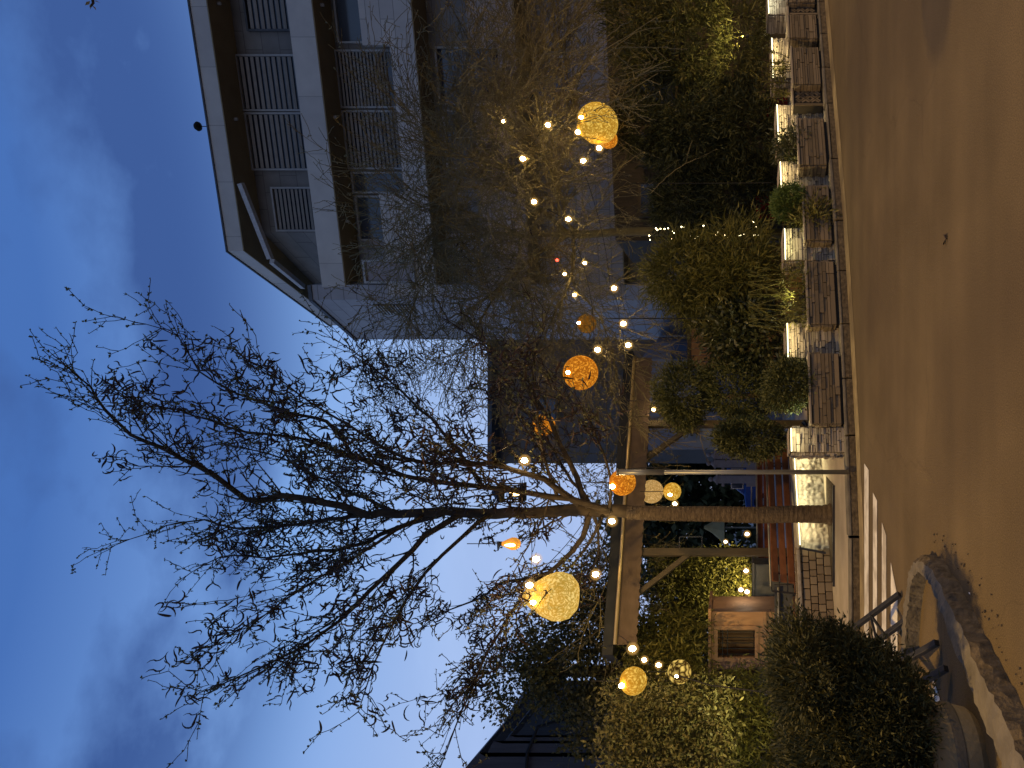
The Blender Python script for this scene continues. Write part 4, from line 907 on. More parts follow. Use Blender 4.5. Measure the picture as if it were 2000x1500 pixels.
for pts,r0,r1 in limbs:
    q, rad = T.limb(LP(pts), r0, r1, .22)
    m_ = len(q)
    for i in range(3, m_):
        t = i/m_; d = (q[min(i+1,m_-1)]-q[i-1]).normalized(); z = q[i].z
        if z < 3.3: continue
        for _ in range(3):
            if T.r.random() < (.8 if t > .15 else .5):
                away = Vector((q[i].x-axis.x,q[i].y-axis.y,0)); away = away.normalized() if away.length > .05 else Vector((T.r.gauss(0,1),T.r.gauss(0,1),0)).normalized()
                dd = d*.8 + T.jit(.5) + away*.3 + up*.2
                ln = T.r.uniform(.35,1.7)*(1.15-.9*t)*(1.0 if z > 5 else .8)
                T.twig(q[i], dd, ln, max(min(rad[i]*.4,.015),.0075), 1, axis, up_=.9, curl=.9, out=.55)
T.thick.build('limbs', M['twig'], root, smooth=True)
tag(T.thin.build('twigs', M['twig'], root), kind='stuff')
tag(buds(T,'buds',M['bud'],root,20000,.04,.026), kind='stuff')
def podsel(p): return p.z < 9.9 and p.z > 3.0 and abs(p.x-axis.x) < 2.5
tag(pods(T,'seed_pods',M['pod'],root,3900,(1,1,2,2,3,5,9),3,podsel), kind='stuff')
# tree pit edging
mb = MB(); c = base.copy(); ring = [Vector((c.x-.95+.02,c.y-.42,.118)),Vector((c.x+.48,c.y-.42,.118)),Vector((c.x+.5,c.y+.5,.118)),Vector((c.x-.95,c.y+.5,.118))]
for a,b_ in zip(ring[:2], ring[1:2]): mb.bar(a+up*.012, b_+up*.012, .035,.03)
tag(mb.build('tree_pit_edging', M['dark_metal']), 'thin dark metal edging strip at the foot of the wrapped tree', 'tree edging')
mb = MB(); mb.add([(p.x,p.y,.1195) for p in ring],[(0,1,2,3)]); tag(mb.build('tree_pit_soil', M['soil']), kind='structure')

# second bare tree among the conifers, weeping tan twigs lit by the bulbs
D1 = 15.2
b2 = Vector((px(455,D1),D1+.2,.115)); root2 = empty('weeping_bare_tree', b2, 'bare tree with dense drooping tan twigs in front of the apartment block', 'tree')
T2 = Tree(33)
q, rad = T2.limb([b2, P(1400,452,D1), P(1260,452,D1), P(1160,456,D1), P(1085,459,D1)], .12,.075, .2, 12)
lim2 = [
 ([(1110,457,15.2),(1080,430,15.1),(1040,395,15.0),(990,370,14.8),(930,350,14.6),(880,330,14.4)], .065,.012),
 ([(1100,457,15.2),(1040,460,15.2),(980,455,15.3),(900,470,15.5),(830,480,15.7)], .06,.012),
 ([(1110,458,15.2),(1075,480,15.1),(1040,505,14.9),(980,560,14.6),(920,600,14.3)], .05,.01),
 ([(1140,456,15.2),(1110,440,15.0),(1100,400,14.7),(1080,340,14.3),(1040,280,14.0),(990,220,13.8),(960,150,13.7)], .045,.009),
 ([(1130,456,15.2),(1085,470,15.6),(1040,520,16.2),(990,560,16.8)], .045,.009),
 ([(1060,415,15.1),(1000,340,15.6),(940,280,16.0),(900,200,16.4)], .04,.009),
 ([(1120,457,15.2),(1120,500,14.6),(1110,560,14.0),(1080,620,13.6),(1050,690,13.4)], .045,.009),
 ([(1090,450,15.2),(1090,380,14.0),(1060,300,13.2),(1050,200,12.8),(1040,110,12.7)], .04,.008),
 ([(900,350,14.5),(860,450,14.3),(830,540,14.2),(800,620,14.2)], .022,.007),
 ([(980,560,14.6),(930,640,14.0),(900,700,13.6)], .022,.007),
 ([(1040,280,14.0),(1000,330,13.6),(900,300,13.4),(840,260,13.4)], .024,.007),
 ([(1080,340,14.3),(1120,250,14.0),(1110,150,13.9),(1090,60,13.9),(1080,-30,13.9)], .026,.007),
 ([(1110,560,14.0),(1160,600,13.6),(1190,660,13.4),(1200,700,13.3)], .022,.007),
 ([(1010,456,15.2),(930,420,14.6),(860,400,14.1),(800,410,13.9)], .035,.008)]
ax2 = Vector((b2.x,b2.y,0))
for pts,r0,r1 in lim2:
    q, rad = T2.limb(LP(pts), r0, r1, .22); m_ = len(q)
    for i in range(3,m_):
        t = i/m_; d = (q[min(i+1,m_-1)]-q[i-1]).normalized()
        for _ in range(8):
            if T2.r.random() < .95:
                away = Vector((q[i].x-ax2.x,q[i].y-ax2.y,0)); away = away.normalized() if away.length > .05 else Vector((0,-1,0))
                dd = d*.5 + T2.jit(.8) + away*.4
                T2.twig(q[i], dd, T2.r.uniform(.6,2.4), max(min(rad[i]*.3,.013),.0075), 1, ax2, up_=.2, curl=1.5, out=.5, step=.12, zig=.3)
T2.thick.build('limbs', M['twig_tan'], root2, smooth=True)
tag(T2.thin.build('twigs', M['twig_tan'], root2), kind='stuff')
tag(buds(T2,'buds',M['bud_tan'],root2,24000,.035,.022), kind='stuff')
tag(pods(T2,'seed_pods',M['pod'],root2,60,(1,1,2,3),8,lambda p: p.x < b2.x-.2), kind='stuff')
# bare vine over the pergola roof
rv = empty('bare_vine', (-2.0,12.6,.115), 'tangled bare vine with small buds sprawling over the pergola roof', 'vine'); T3 = Tree(44)
for i in range(70):
    t = T3.r.random(); p = pA.lerp(pB, t)-pn*T3.r.uniform(.0,1.6)+up*(ZB+.54)
    T3.twig(p, Vector((T3.r.gauss(0,1),T3.r.gauss(0,.6),T3.r.uniform(-.1,.9))), T3.r.uniform(.6,1.5), .009, 1, Vector((-1.5,14,0)), up_=.5, curl=1.2, zig=.3)
for i in range(46):
    t = T3.r.random(); p = pA.lerp(pB, t)-pn*T3.r.uniform(.3,1.6)+up*(ZB+.3)
    T3.twig(p, Vector((T3.r.gauss(0,.6),T3.r.gauss(0,.3),-1)), T3.r.uniform(.3,.9), .007, 1, Vector((-1.5,14,0)), up_=0, curl=1.0, zig=.3)
T3.thick.v and T3.thick.build('stems', M['twig_tan'], rv); tag(T3.thin.build('twigs', M['twig_tan'], rv), kind='stuff'); tag(buds(T3,'buds',M['bud_tan'],rv,3500,.04,.03), kind='stuff')
# old twig hanging into the top corner
rn = empty('overhanging_twig', P(178,2,5.0), 'tip of a budding twig poking into the corner of the sky, away from both trees', 'twig')
p0 = P(172,-60,5.0); mb = MB(); mb.tube([p0, P(178,-20,5.0), P(182,6,5.0), P(177,14,5.0)], [.012,.01,.008,.004], 6); mb.build('stem', M['twig'], rn)
pp = np.array([tuple(P(x,y,5.0)) for x,y in ((176,2),(178,6),(184,2),(186,-6),(180,10))]); dd = np.array([tuple(P(x,y,5.0)) for x,y in ((163,13),(177,17),(191,4),(196,-2),(186,18))])-pp
leaves('buds', pp, dd, .045, .02, M['bud_tan'], rn)

# ------------------------------------------------------------------ conifers, shrubs, hedges
def ell(x0,x1,y0,y1,d,depth=None):       # ellipsoid filling a photograph rectangle at depth d
    c = P((x0+x1)/2,(y0+y1)/2,d); rx = (y1-y0)/2/F*d; rz = (x1-x0)/2/F*d; return (tuple(c), (rx, depth or rx, rz))
def stem(root, p0, p1, r, m='bark', name='trunk'):
    mb = MB(); mb.tube([p0, (Vector(p0)+Vector(p1))/2+Vector((.02,0,0)), p1], [r,r*.85,r*.5], 9); return mb.build(name, M[m], root, smooth=True)
def plant(name, ells, n, clumps, spread, ln, wd, m, label, cat, trunk=None, gz=.115, group=None, tr=.05, **kw):
    c = ells[0][0]; z0 = gz; root = empty(name, (c[0],c[1],z0), label, cat, group)
    foliage('crown' if cat == 'tree' or 'tree' in name else 'foliage', ells, n, clumps, spread, ln, wd, m, root, **kw)
    tz = max(e[0][2] for e in ells)
    stem(root, (c[0],c[1],z0), (c[0],c[1],tz), tr, name='trunk' if cat == 'tree' else 'stem'); return root
plant('conifer_tree', [ell(1180,1330,-60,120,14.2,1.0),ell(1240,1420,-80,190,14.0,1.1),ell(1330,1515,-120,230,13.9,1.1),ell(1215,1300,60,200,14.2,.8)], 26000, 900, .085, .15, .022, M['conifer'], 'broad yellow-green conifer farthest along the planters, partly lit from below', 'tree', tr=.09, seed=1, zmin=.5, up=.25)
plant('conifer_tree', [ell(1195,1330,195,300,13.9,.7),ell(1270,1430,190,330,13.8,.8),ell(1370,1530,170,330,13.6,.8)], 20000, 700, .08, .13, .022, M['conifer_dark'], 'dark conifer whose top hides part of the yellow hanging lantern', 'tree', tr=.08, seed=2, zmin=.5, up=.2)
plant('conifer_tree', [ell(1265,1400,335,460,14.5,.8),ell(1360,1520,300,460,14.3,.9)], 15000, 560, .08, .14, .022, M['conifer_dark'], 'dark loose conifer next to the string of fairy lights', 'tree', tr=.07, seed=3, zmin=.5)
plant('bamboo_clump', [ell(1262,1420,455,610,12.2,.55),ell(1380,1530,440,640,11.9,.6),ell(1300,1470,520,640,12.2,.5)], 20000, 800, .10, .17, .020, M['bamboo'], 'feathery yellow-green bamboo clump arching over the planter boxes', 'bamboo', tr=.02, seed=4, zmin=.55, droop=.25, rnd=.6)
pb_ = PL[1]; foot = np.array(pb_[1])+np.array((0,0,pb_[4]))
r_b = empty('bamboo_clump', pb_[1]+up*(pb_[4]-.03), 'low drooping bamboo sprays spilling over the front of their slate box', 'bamboo')
pp = []; dd = []
rr = np.random.default_rng(8)
for i in range(520):
    u = rr.uniform(-.5,.5); f = rr.uniform(-.1,.32); hz = rr.uniform(.02,.42); q = np.array(pb_[1])+np.array(pb_[2])*u+np.array(pb_[3])*f; q[2] = pb_[4]+hz*(1.1-abs(f)*1.5); pp.append(q); dd.append(np.array(pb_[3])*.6+rr.normal(size=3)*.5+np.array((0,0,-.45)))
leaves('foliage', np.array(pp), np.array(dd), .13, .016, M['bamboo'], r_b)
mb = MB()
for i in range(26):
    u = rr.uniform(-.45,.45); q = pb_[1]+pb_[2]*float(u); mb.tube([q+up*(pb_[4]-.04), q+pb_[3]*float(rr.uniform(-.05,.15))+up*(pb_[4]+.35)+pb_[2]*float(rr.normal()*.06), q+pb_[3]*float(rr.uniform(0,.3))+up*(pb_[4]+.8)+pb_[2]*float(rr.normal()*.15)], .006, 4)
mb.build('canes', M['bamboo'], r_b)
plant('leafy_shrub', [ell(1405,1545,590,725,11.6,.5),ell(1380,1470,600,690,11.7,.45)], 5200, 420, .09, .10, .045, M['broad'], 'dark broad-leaved shrub behind the lit pillar and globe shrub', 'shrub', tr=.03, seed=5, zmin=.5)
PZb = PL[0]
ct = empty('pompom_topiary', (px(765,11.6),11.6,.115), 'cloud-pruned conifer with two stacked dark pompoms behind the long planter', 'topiary')
foliage('pompom', [ell(1278,1388,718,842,11.6)], 9000, 520, .045, .065, .02, M['topiary'], ct, seed=6, rnd=.6, shell=.6)
foliage('pompom', [ell(1384,1505,690,832,11.5)], 10000, 560, .045, .065, .02, M['topiary'], ct, seed=7, rnd=.6, shell=.6)
stem(ct, (px(770,11.6),11.6,.115), P(1320,780,11.6), .05)
gl = empty('globe_shrub', PZb[1]+up*(PZb[4]-.03), 'round dark clipped shrub growing in the long planter box', 'shrub')
c_ = P(1540,751,PZb[1].y+.02); foliage('foliage', [((c_.x,c_.y,c_.z),(.33,.33,.31))], 9000, 520, .035, .05, .018, M['topiary'], gl, seed=8, rnd=.6, shell=.6)
stem(gl, PZb[1]+up*(PZb[4]-.04), c_, .025, name='stem')
plant('oval_shrub', [ell(1400,1545,824,893,10.3,.26),ell(1398,1470,832,880,10.3,.2)], 11000, 620, .04, .055, .018, M['topiary'], 'egg-shaped clipped evergreen rising behind the end pillar', 'shrub', tr=.03, seed=9, shell=.6, rnd=.6)
gp = PL[2]; g2 = empty('globe_shrub', gp[1]+up*(gp[4]-.03), 'bright green globe shrub lit beside a glowing pillar', 'shrub')
c_ = P(1537,396,gp[1].y); foliage('foliage', [((c_.x,c_.y,c_.z),(.22,.22,.24))], 6500, 420, .03, .045, .017, M['green'], g2, seed=10, rnd=.6, shell=.6); stem(g2, gp[1]+up*(gp[4]-.04), c_, .02, name='stem')
c_ = P(1590,430,gp[1].y-.1); g3 = empty('trailing_conifer', gp[1]+up*(gp[4]-.03)-gp[2]*.3, 'feathery conifer sprig leaning over the slate box front', 'shrub')
foliage('foliage', [((c_.x,c_.y,c_.z),(.3,.22,.26))], 2600, 160, .06, .11, .02, M['conifer'], g3, seed=12, droop=.2); stem(g3, gp[1]+up*(gp[4]-.04)-gp[2]*.3, c_, .015, name='stem')
gp = PL[3]; g4 = empty('leafy_bush', gp[1]+up*(gp[4]-.03), 'thin grey-green bush growing in the box with leaf shadows', 'shrub')
c_ = P(1545,288,gp[1].y); foliage('foliage', [((c_.x,c_.y,c_.z),(.28,.2,.22))], 1500, 150, .06, .08, .026, M['broad'], g4, seed=13); stem(g4, gp[1]+up*(gp[4]-.04), c_, .012, name='stem')
gp = PL[5]; g5 = empty('upright_sprigs', gp[1]+up*(gp[4]-.03), 'upright leafy sprigs standing in the shadow-streaked box', 'shrub'); mb = MB(); pp = []; rr2 = random.Random(4)
for i in range(16):
    q = gp[1]+gp[2]*rr2.uniform(-.4,.4)+gp[3]*rr2.uniform(-.15,.1)+up*(gp[4]-.04); t_ = q+Vector((rr2.gauss(0,.08),rr2.gauss(0,.05),rr2.uniform(.3,.6))); mb.tube([q,(q+t_)/2+Vector((.01,0,0)),t_],.006,4); pp += [tuple(q.lerp(t_,rr2.uniform(.3,1.05))) for _ in range(45)]
mb.build('stems', M['twig'], g5); pp = np.array(pp); leaves('foliage', pp, RNG.normal(size=pp.shape)+np.array((0,-.2,.5)), .07, .018, M['hedge'], g5)
# left side: lit hedge wall behind the pergola, bamboo/ivy mass, ivy-clad tree, foreground thuja
def hedge_wall(name, x0,x1,y0,y1,d0,d1,n,ln,wd,m,label,cat, thick=.35, droop=.2, rnd=.7):
    r = np.random.default_rng(int(x0+y0)); rt_ = empty(name, (px((y0+y1)/2,d0),d0,.115), label, cat)
    k = n//14; uy = r.uniform(y0,y1,k); ux = r.uniform(x0,x1,k); dd_ = d0+(d1-d0)*(uy-y0)/(y1-y0)+r.uniform(0,thick,k)
    if name == 'willow_hedge':
        keep = ~((ux > 1375) & (uy < 1312)); ux = ux[keep]; uy = uy[keep]; dd_ = dd_[keep]; k = len(ux)
    c = np.stack([(750-uy)/F*dd_, dd_, H-(ux-HZ)/F*dd_],1); idx = np.repeat(np.arange(k),14); p = c[idx]+r.normal(size=(len(idx),3))*.10
    p = p[p[:,2] > .2]; dr = r.normal(size=p.shape)*rnd+np.array((0,-.7,-droop)); leaves('foliage', p, dr, ln*(.6+.8*r.random(len(p))), wd, m, rt_)
    mb = MB()
    if y1 > 1400: return rt_
    for i in range(7):
        u = y0+(y1-y0)*(i+.5)/14; dq = d0+(d1-d0)*(i+.5)/14+thick*.8; mb.tube([(px(u,dq),dq,.1),(px(u,dq)+.05,dq,1.2),(px(u+r.normal()*8,dq),dq,H-(x0+30-HZ)/F*dq)],.007,5)
    mb.build('stems', M['twig'], rt_); return rt_
hedge_wall('ivy_hedge', 1272,1470,1078,1215,15.0,14.2,15000,.085,.035,M['hedge'],'yellow-green ivy hedge glowing behind the pergola post','hedge',thick=.5)
hedge_wall('willow_hedge', 1215,1530,1200,1530,12.0,9.6,22000,.12,.024,M['bamboo'],'tall feathery green hedge around the two lanterns beyond the pergola end','hedge',thick=.7)
hedge_wall('ivy_hedge', 1180,1420,1330,1530,9.6,9.2,7000,.07,.034,M['ivy'],'ivy-covered hedge end at the picture edge under the shed','hedge',thick=.4)
plant('ivy_clad_tree', [ell(935,1100,1250,1375,13.0,.8),ell(1000,1215,1180,1400,13.0,1.0),ell(1085,1260,1130,1330,13.2,.9),ell(1100,1230,1330,1480,12.8,.8),ell(1115,1235,1075,1200,13.6,.6)], 19000, 1000, .12, .075, .045, M['ivy'], 'tall ivy-smothered tree darkening toward its top beside the pergola', 'tree', tr=.14, seed=20, zmin=2.6, shell=.35)
tp = G(1915,1440); tp = Vector((px(1486,4.75),4.75,0))
th = empty('thuja_bush', tp+up*.30, 'large dense conifer bush in a round planter in the foreground', 'bush')
foliage('foliage', [ell(1560,1800,1262,1560,4.85,.50),ell(1496,1640,1235,1400,4.9,.38),ell(1650,1852,1330,1620,4.75,.48),ell(1510,1760,1380,1640,4.9,.5),ell(1575,1730,1222,1400,4.95,.34)], 102000, 2600, .034, .044, .0115, M['thuja'], th, seed=30, rnd=.55, shell=.55, up=.35)
stem(th, tp+up*.30, P(1560,1440,4.85), .06)
pr = empty('round_planter', tp, 'round yellowish concrete planter with a dark band holding the conifer bush', 'planter')
mb = MB(); mb.lathe(tp, [(.29,0),(.32,.04),(.345,.15),(.345,.31),(.33,.345),(.30,.345),(.30,.29),(.01,.29)], 40); mb.build('bowl', M['concrete'], pr, smooth=False)
mb = MB(); mb.lathe(tp, [(.347,.135),(.353,.145),(.353,.185),(.347,.20)], 40); mb.build('band', M['band'], pr)

# ------------------------------------------------------------------ lanterns, bulbs, cables
def lantern(x, y, dpx, d, m, label, shape=None, bulb=True, hang=.35, name='wicker_lantern', bulb_off=(0,0)):
    c = P(x,y,d); R = dpx/2/F*d; root = empty(name, c+up*R, label, 'hanging lantern', 'glowing wicker lanterns')
    prof = [(math.sin(math.pi*i/18), -math.cos(math.pi*i/18)) for i in range(19)]
    if shape == 'drop': prof = [(.01,-1),(.55,-.93),(.86,-.66),(.98,-.3),(.96,.0),(.80,.40),(.52,.85),(.30,1.12),(.12,1.25)]
    mb = MB(); mb.lathe(c, [(max(a,.01)*R,b_*R) for a,b_ in prof], 28); sh = mb.build('shade', M[m], root, smooth=True)
    if bulb:
        q = c+up*R*.62+Vector((bulb_off[0]*R,-R*.84,bulb_off[1]*R)); mb = MB(); mb.lathe(q,[(.01,-.03),(.026,-.012),(.028,.008),(.014,.034)],10); mb.build('bulb', M['bulb'], root, smooth=True)
    mb = MB(); top = c+up*R*(1.25 if shape else 1); mb.tube([top-up*.01, top+up*hang], .006, 5); mb.build('cord', M['cable'], root)
    return root
lantern(1082,1165,96,9.8,'lan_big','large pale drop-shaped lantern, the biggest of all',shape='drop')
lantern(1167,241,80,12.6,'lan_yellow','round yellow lantern partly covered by the dark conifer top')
lantern(1188,272,36,13.1,'lan_orange','small orange lantern peeping out under the yellow one by the conifer',bulb=False)
lantern(1134,728,68,11.6,'lan_orange','larger orange lantern crossed by bare twigs in front of the grey building',bulb_off=(0,-.1))
lantern(1062,830,44,12.2,'lan_orange','small amber lantern high among tangled branches before the grey building',bulb_off=(.1,-.5))
lantern(1216,942,52,9.6,'lan_orange','bright orange lantern at the top of the silver pole',bulb_off=(-.2,0))
lantern(1273,960,46,13.0,'lan_pale','cream lantern half tucked behind the canvas valance',bulb=False)
lantern(1313,960,35,11.2,'lan_yellow','small yellow lantern hanging lowest beside the trunk, below the valance',bulb_off=(-.2,-.5))
lantern(1237,1330,53,9.0,'lan_yellow','round yellow lantern in front of the feathery hedge beyond the pergola end',bulb_off=(.0,.1))
lantern(1327,1312,46,9.4,'lan_open','open-weave lantern showing dark leaves through its holes',bulb_off=(0,-.5))
lantern(1146,632,38,14.5,'lan_dim','dim brownish-orange lantern deep among the twigs')
# amber filament bulb
c = P(1000,1062,9.9); root = empty('filament_lamp', c+up*.12, 'large amber teardrop bulb with glowing filament beside the main stem', 'hanging lamp')
mb = MB(); mb.lathe(c, [(.01,-.115),(.05,-.10),(.082,-.05),(.085,0),(.06,.06),(.035,.11),(.03,.13)], 18); 
mb2 = MB(); mb2.lathe(c-Vector((0,.088,0))*1.0, [(.006,-.07),(.02,-.05),(.024,.0),(.014,.05),(.005,.075)], 10); mb2.build('filament', M['filament'], root, smooth=True)
mb.build('glass', M['amber_glass'], root, smooth=True)
mb = MB(); mb.lathe(c+up*.125,[(.03,0),(.032,.05),(.015,.07)],12); mb.tube([c+up*.19,c+up*.6],.006,5); mb.build('socket', M['cable'], root)
c = P(1000,962,11.3); root = empty('glass_lantern', c+up*.25, 'dark-framed glass lantern hanging between the two main stems', 'hanging lantern')
mb = MB()
for a in (-.12,.12):
    for b_ in (-.12,.12): mb.bar(c+Vector((a,b_,-.16)),c+Vector((a,b_,.16)),.02,.02)
mb.box(c+up*.17,(.28,.28,.03)); mb.box(c-up*.17,(.28,.28,.03)); mb.lathe(c+up*.185,[(.16,0),(.05,.1),(.01,.13)],4); mb.build('frame', M['dark_metal'], root)
mb = MB(); mb.lathe(c-up*.05,[(.01,-.08),(.05,-.04),(.05,.04),(.01,.08)],12); mb.build('bulb', M['filament'], root, smooth=True)

gm_ = bpy.data.materials.new('bulb_halo'); gm_.use_nodes = True; nt = gm_.node_tree; N = nt.nodes; L = nt.links; N.clear()  # glare halo of the bulbs, put into a glowing see-through sphere
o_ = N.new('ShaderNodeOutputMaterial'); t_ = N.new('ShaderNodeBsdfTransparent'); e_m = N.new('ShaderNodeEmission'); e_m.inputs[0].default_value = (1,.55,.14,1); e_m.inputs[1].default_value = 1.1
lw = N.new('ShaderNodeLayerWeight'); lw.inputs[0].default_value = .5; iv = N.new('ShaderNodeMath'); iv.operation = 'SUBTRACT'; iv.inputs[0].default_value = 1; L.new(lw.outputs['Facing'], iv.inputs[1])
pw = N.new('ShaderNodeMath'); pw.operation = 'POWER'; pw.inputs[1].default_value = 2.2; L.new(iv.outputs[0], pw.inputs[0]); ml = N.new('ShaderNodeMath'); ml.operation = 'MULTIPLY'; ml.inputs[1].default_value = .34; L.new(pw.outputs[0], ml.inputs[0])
mx = N.new('ShaderNodeMixShader'); L.new(ml.outputs[0], mx.inputs[0]); L.new(t_.outputs[0], mx.inputs[1]); L.new(e_m.outputs[0], mx.inputs[2]); L.new(mx.outputs[0], o_.inputs[0]); M['globe'] = gm_  # 'globe' is the glare halo of the bulbs, not a glass globe
bulbs = [
 (1070,244,12.6,1,'bare bulb above the yellow lantern, among twigs'),(1128,258,12.5,1,'bare bulb touching the upper rim of the yellow lantern'),(1170,289,12.5,1,'bare bulb just below the small orange lantern'),
 (1021,310,12.8,1,'bare bulb alone against the grey parapet, high in the tan twigs'),(1139,314,12.7,1,'bare bulb with a halo of lit twigs below the yellow lantern'),(1043,394,13.2,1,'bare bulb at the fork end of the thick tan branch'),
 (1110,428,13.4,1,'bare bulb beside the tan tree trunk'),(1217,632,12.0,1,'bare bulb next to the thin dark upright wire'),(1167,683,11.8,1,'bare bulb just beside the larger orange lantern crossed by twigs'),
 (1227,674,12.4,1,'bare bulb over the end of the canvas valance'),(1024,899,10.0,1,'bare bulb in the fork between main stem and grey building'),(1195,1018,10.4,1,'bare bulb beside the trunk at pergola roof height'),
 (1318,984,11.6,0,'small bulb under the lowest yellow lantern'),(1047,1092,9.9,1,'bare bulb below the amber teardrop lamp'),(1034,1143,9.5,1,'bare bulb touching the top of the big drop lantern'),
 (1163,1122,10.2,1,'bare bulb between the big drop lantern and the pergola roof'),(1235,1267,9.5,1,'bare bulb at the valance end near the round yellow lantern'),(1258,1289,9.8,0,'smallest bulb between the round yellow lantern and pergola end'),
 (1286,1299,9.7,0,'bulb just above the open-weave lantern'),(1277,800,13.0,0,'small bulb under the valance beside the pompom topiary'),(1199,563,13.0,1,'bulb with lit leaves around it over the bamboo clump'),
 (1142,514,14.0,0,'faint bulb in the twigs, lowest of those by the red light'),(1102,535,14.0,0,'faint bulb in the twigs closest to the red light'),(1122,576,13.8,0,'tiny yellowish bulb between the red light and dim brown lantern'),
 (983,237,13.0,0,'bulb wrapped in bright twigs under the grey parapet'),
 (1457,1115,12.9,2,'cool white lamp above the grey counter'),(1447,1152,12.9,2,'cool white lamp between the counter and booth, the higher of two'),(1459,1156,12.8,2,'cool white lamp low beside the booth'),(1417,1058,18.0,2,'white light far behind the tree trunk'),(1459,1043,20.0,2,'cluster of white light beside the trunk above the dark bench'),
 (1504,43,13.4,2,'tiny white lamp low under the broad conifer'),
]
proto = None
for x,y,d,k,lab in bulbs:
    p = P(x,y,d)
    if proto is None:
        proto = empty('light_bulb', (0,0,0), lab, 'light bulb', 'bare bulbs strung through the garden')
        mb = MB(); mb.lathe((0,0,0),[(.004,-.042),(.022,-.034),(.034,-.008),(.032,.012),(.018,.035)],12); gl_ = mb.build('glass', M['bulb'], proto, smooth=True)
        mb = MB(); mb.lathe((0,0,.035),[(.018,0),(.019,.04),(.008,.055)],10); so_ = mb.build('socket', M['cable'], proto); o = proto
        mb = MB(); mb.lathe((0,0,-.005),[(max(.002,math.sin(math.pi*i/14)*.085),-math.cos(math.pi*i/14)*.085) for i in range(15)],20); gb_ = mb.build('globe', M['globe'], proto, smooth=True); parts = (gl_, so_, gb_)  # added sphere that carries the glare halo around the bulb
        for q in parts: q.material_slots[0].link = 'OBJECT'
        gl_.material_slots[0].material = M['bulb']; so_.material_slots[0].material = M['cable']; gb_.material_slots[0].material = M['globe']  # gb_: added halo sphere
    else:
        o = proto.copy(); COL.objects.link(o)
        for q in parts: c_ = q.copy(); COL.objects.link(c_); c_.parent = o; c_.material_slots[0].material = ((M['bulb_cool'] if k == 2 else M['bulb']) if q is gl_ else M['globe'] if q is gb_ else M['cable'])  # gb_ copies: added halo spheres
        o['label'] = lab
    o.location = p; s = {0:.75,1:1.05,2:.9}[k]; o.scale = (s,s,s)
    if x == 1459 and y == 1043: o.scale = (1.3,)*3
c = P(1088,508,14.0); mb = MB(); mb.lathe(c,[(.004,-.03),(.03,0),(.004,.03)],10); tag(mb.build('red_lamp', M['red_led']), 'small red light glowing among the tan twigs', 'lamp')
def cable(pts, r, label, sag=.0, name='cable'):
    q = [P(*p)+up*.06 for p in pts]; o = []
    for a,b_ in zip(q[:-1],q[1:]):
        for j in range(10): t = j/10; o.append(a.lerp(b_,t)-up*(4*t*(1-t)*(b_-a).length*sag))
    o.append(q[-1]); mb = MB(); mb.tube(o, r, 5); return tag(mb.build(name, M['cable']), label, 'cable', 'thin dark cables')
cable([(1160,1000,10.7),(1034,1143,9.5),(1047,1092,9.9),(1030,1000,10.6),(1024,899,10.0),(1062,830,12.2),(1134,728,11.6),(1167,683,11.8),(1110,428,13.4),(1043,394,13.2),(1021,310,12.8),(1070,244,12.6)], .005, 'light cable looping from the big drop lantern through both bare trees', .05)
cable([(1163,1122,10.2),(1195,1018,10.4),(1227,674,12.4),(1217,632,12.0),(1199,563,13.0),(1139,314,12.7),(1170,289,12.5),(1128,258,12.5),(1070,244,12.6)], .005, 'light cable from the pergola roof to the bulbs by the yellow lantern', .04)
cable([(1215,1240,10.6),(1235,1267,9.5),(1258,1289,9.8),(1286,1299,9.7),(1300,1310,9.4)], .004, 'short light cable from the pergola end to the open-weave lantern', .05)
cable([(870,-8,20.0),(910,60,17.0),(960,180,13.0)], .012, 'black cable running down from the apartment block to the twigs', .01)
cable([(1190,622,11.8),(1300,622,11.8),(1420,622,11.6),(1555,624,11.0)], .010, 'thin dark upright wire in front of the bamboo clump', 0)
cable([(1240,358,13.2),(1380,358,13.2),(1512,357,13.0)], .009, 'thin dark upright wire between the two dark conifers', 0)
mb = MB(); mb.tube([P(1065,615,17.0),P(990,840,15.0)], .016, 6); tag(mb.build('guy_wire', M['galv']), 'pale slanting guy wire crossing the grey building', 'wire')
mb = MB(); mb.tube([P(1328,1320,9.0),P(1385,1338,8.8),P(1495,1352,8.4)], .009, 5); tag(mb.build('lantern_cable', M['cable']), 'dark cord sloping down from the open-weave lantern', 'cable')

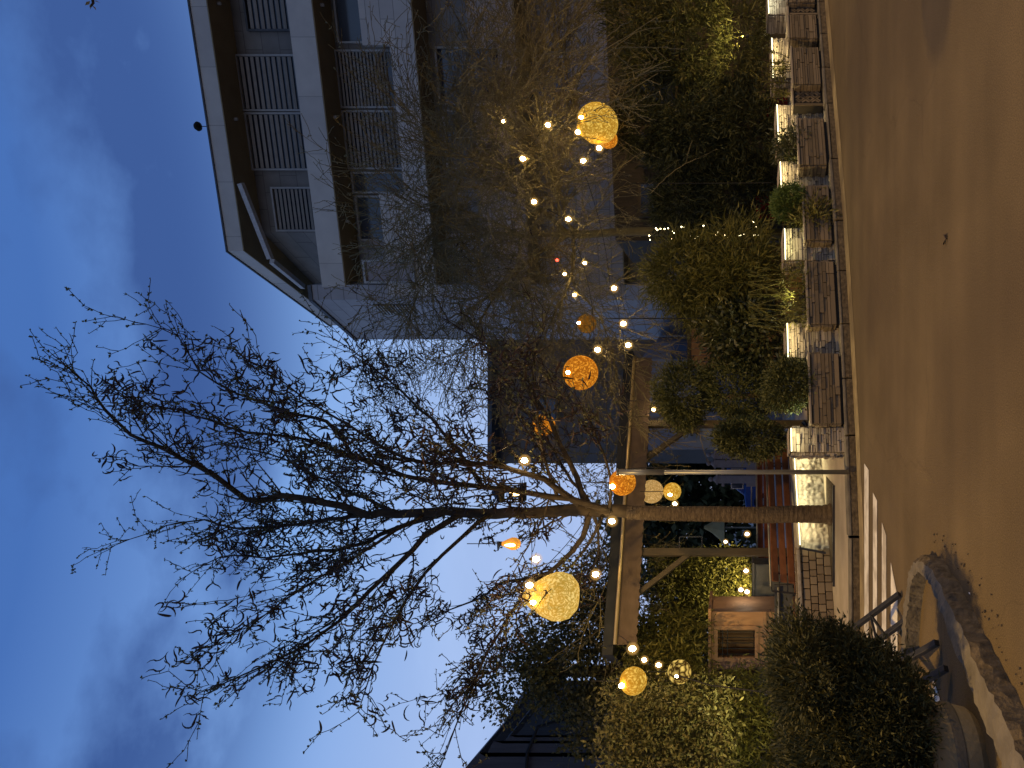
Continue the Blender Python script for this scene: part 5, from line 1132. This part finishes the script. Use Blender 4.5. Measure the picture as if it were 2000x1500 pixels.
# fairy lights hanging in a vertical string
fx = [(1268,460),(1270,468),(1281,446),(1284,449),(1290,447),(1298,447),(1305,446),(1314,452),(1316,455),(1312,466),(1318,468),(1322,466),(1327,467),(1331,443),(1337,444),(1347,461),(1352,464),(1356,465),(1360,466),(1363,463),(1374,441),(1392,458),(1398,459),(1402,454),(1410,461),(1416,459),(1420,461),(1421,462),(1443,460),(1447,459),(1452,458),(1462,459),(1467,460),(1472,459),(1476,459),(1481,460),(1466,432),(1472,433),(1478,431),(1477,444)]
fr = empty('fairy_lights', P(1262,455,12.7), 'upright string of tiny white fairy lights between bamboo and dark conifer', 'fairy lights'); fp_ = None
for x,y in fx:
    p = P(x,y,12.75)
    if fp_ is None:
        mb = MB(); mb.lathe(p,[(.002,-.012),(.013,0),(.002,.012)],6); fp_ = mb.build('led', M['fairy'], fr); p_first = p
    else:
        c_ = fp_.copy(); COL.objects.link(c_); c_.parent = fr; c_.location = p-p_first; s = random.uniform(.6,1.4); 
mb = MB(); mb.tube([P(x,y,12.78) for x,y in sorted(fx)], .003, 4); mb.build('wire', M['cable'], fr)
# ground uplights in the plantings
def spike(p, tgt, power, col, label, spot=110):
    root = empty('garden_spotlight', p, label, 'garden light', 'small garden uplights')
    mb = MB(); mb.tube([p, p+up*.05], .012, 8); mb.build('spike', M['dark_metal'], root); d_ = (Vector(tgt)-p).normalized(); mb = MB(); mb.tube([p+up*.05, p+up*.05+d_*.06], [.03,.035], 10); mb.build('head', M['dark_metal'], root)
    lamp('garden_light','SPOT', p+up*.05+d_*.10, power, col, .03, tgt, spot)
spike(P(1510,1352,9.0), P(1330,1350,10.2), 90, (1,.86,.38), 'small uplight hidden at the foot of the feathery hedge')
spike(P(1480,1130,14.0), P(1330,1150,14.9), 130, (1,.80,.34), 'small uplight at the foot of the ivy hedge behind the pergola',130)
p_ = PL[2]; spike(p_[1]+up*(p_[4])-p_[2]*.36-p_[3]*.1, p_[1]+up*(p_[4]+.4)-p_[2]*.1, 5, (1,.95,.5), 'small uplight in the box of the bright green globe shrub',120)
p_ = PL[1]; spike(p_[1]+up*(p_[4])+p_[3]*.12, p_[1]+up*(p_[4]+.8), 9, (1,.92,.45), 'small uplight among the bamboo canes in their box',140)
p_ = PL[0]; spike(p_[1]+up*(p_[4])-p_[2]*.42, p_[1]+up*(p_[4]+.3), 4, (.92,1,.62), 'small uplight at the end of the long planter box',130)
spike(P(1470,70,12.9), P(1290,80,13.6), 32, (1,.84,.34), 'small uplight at the foot of the broad yellow-green conifer', 120)
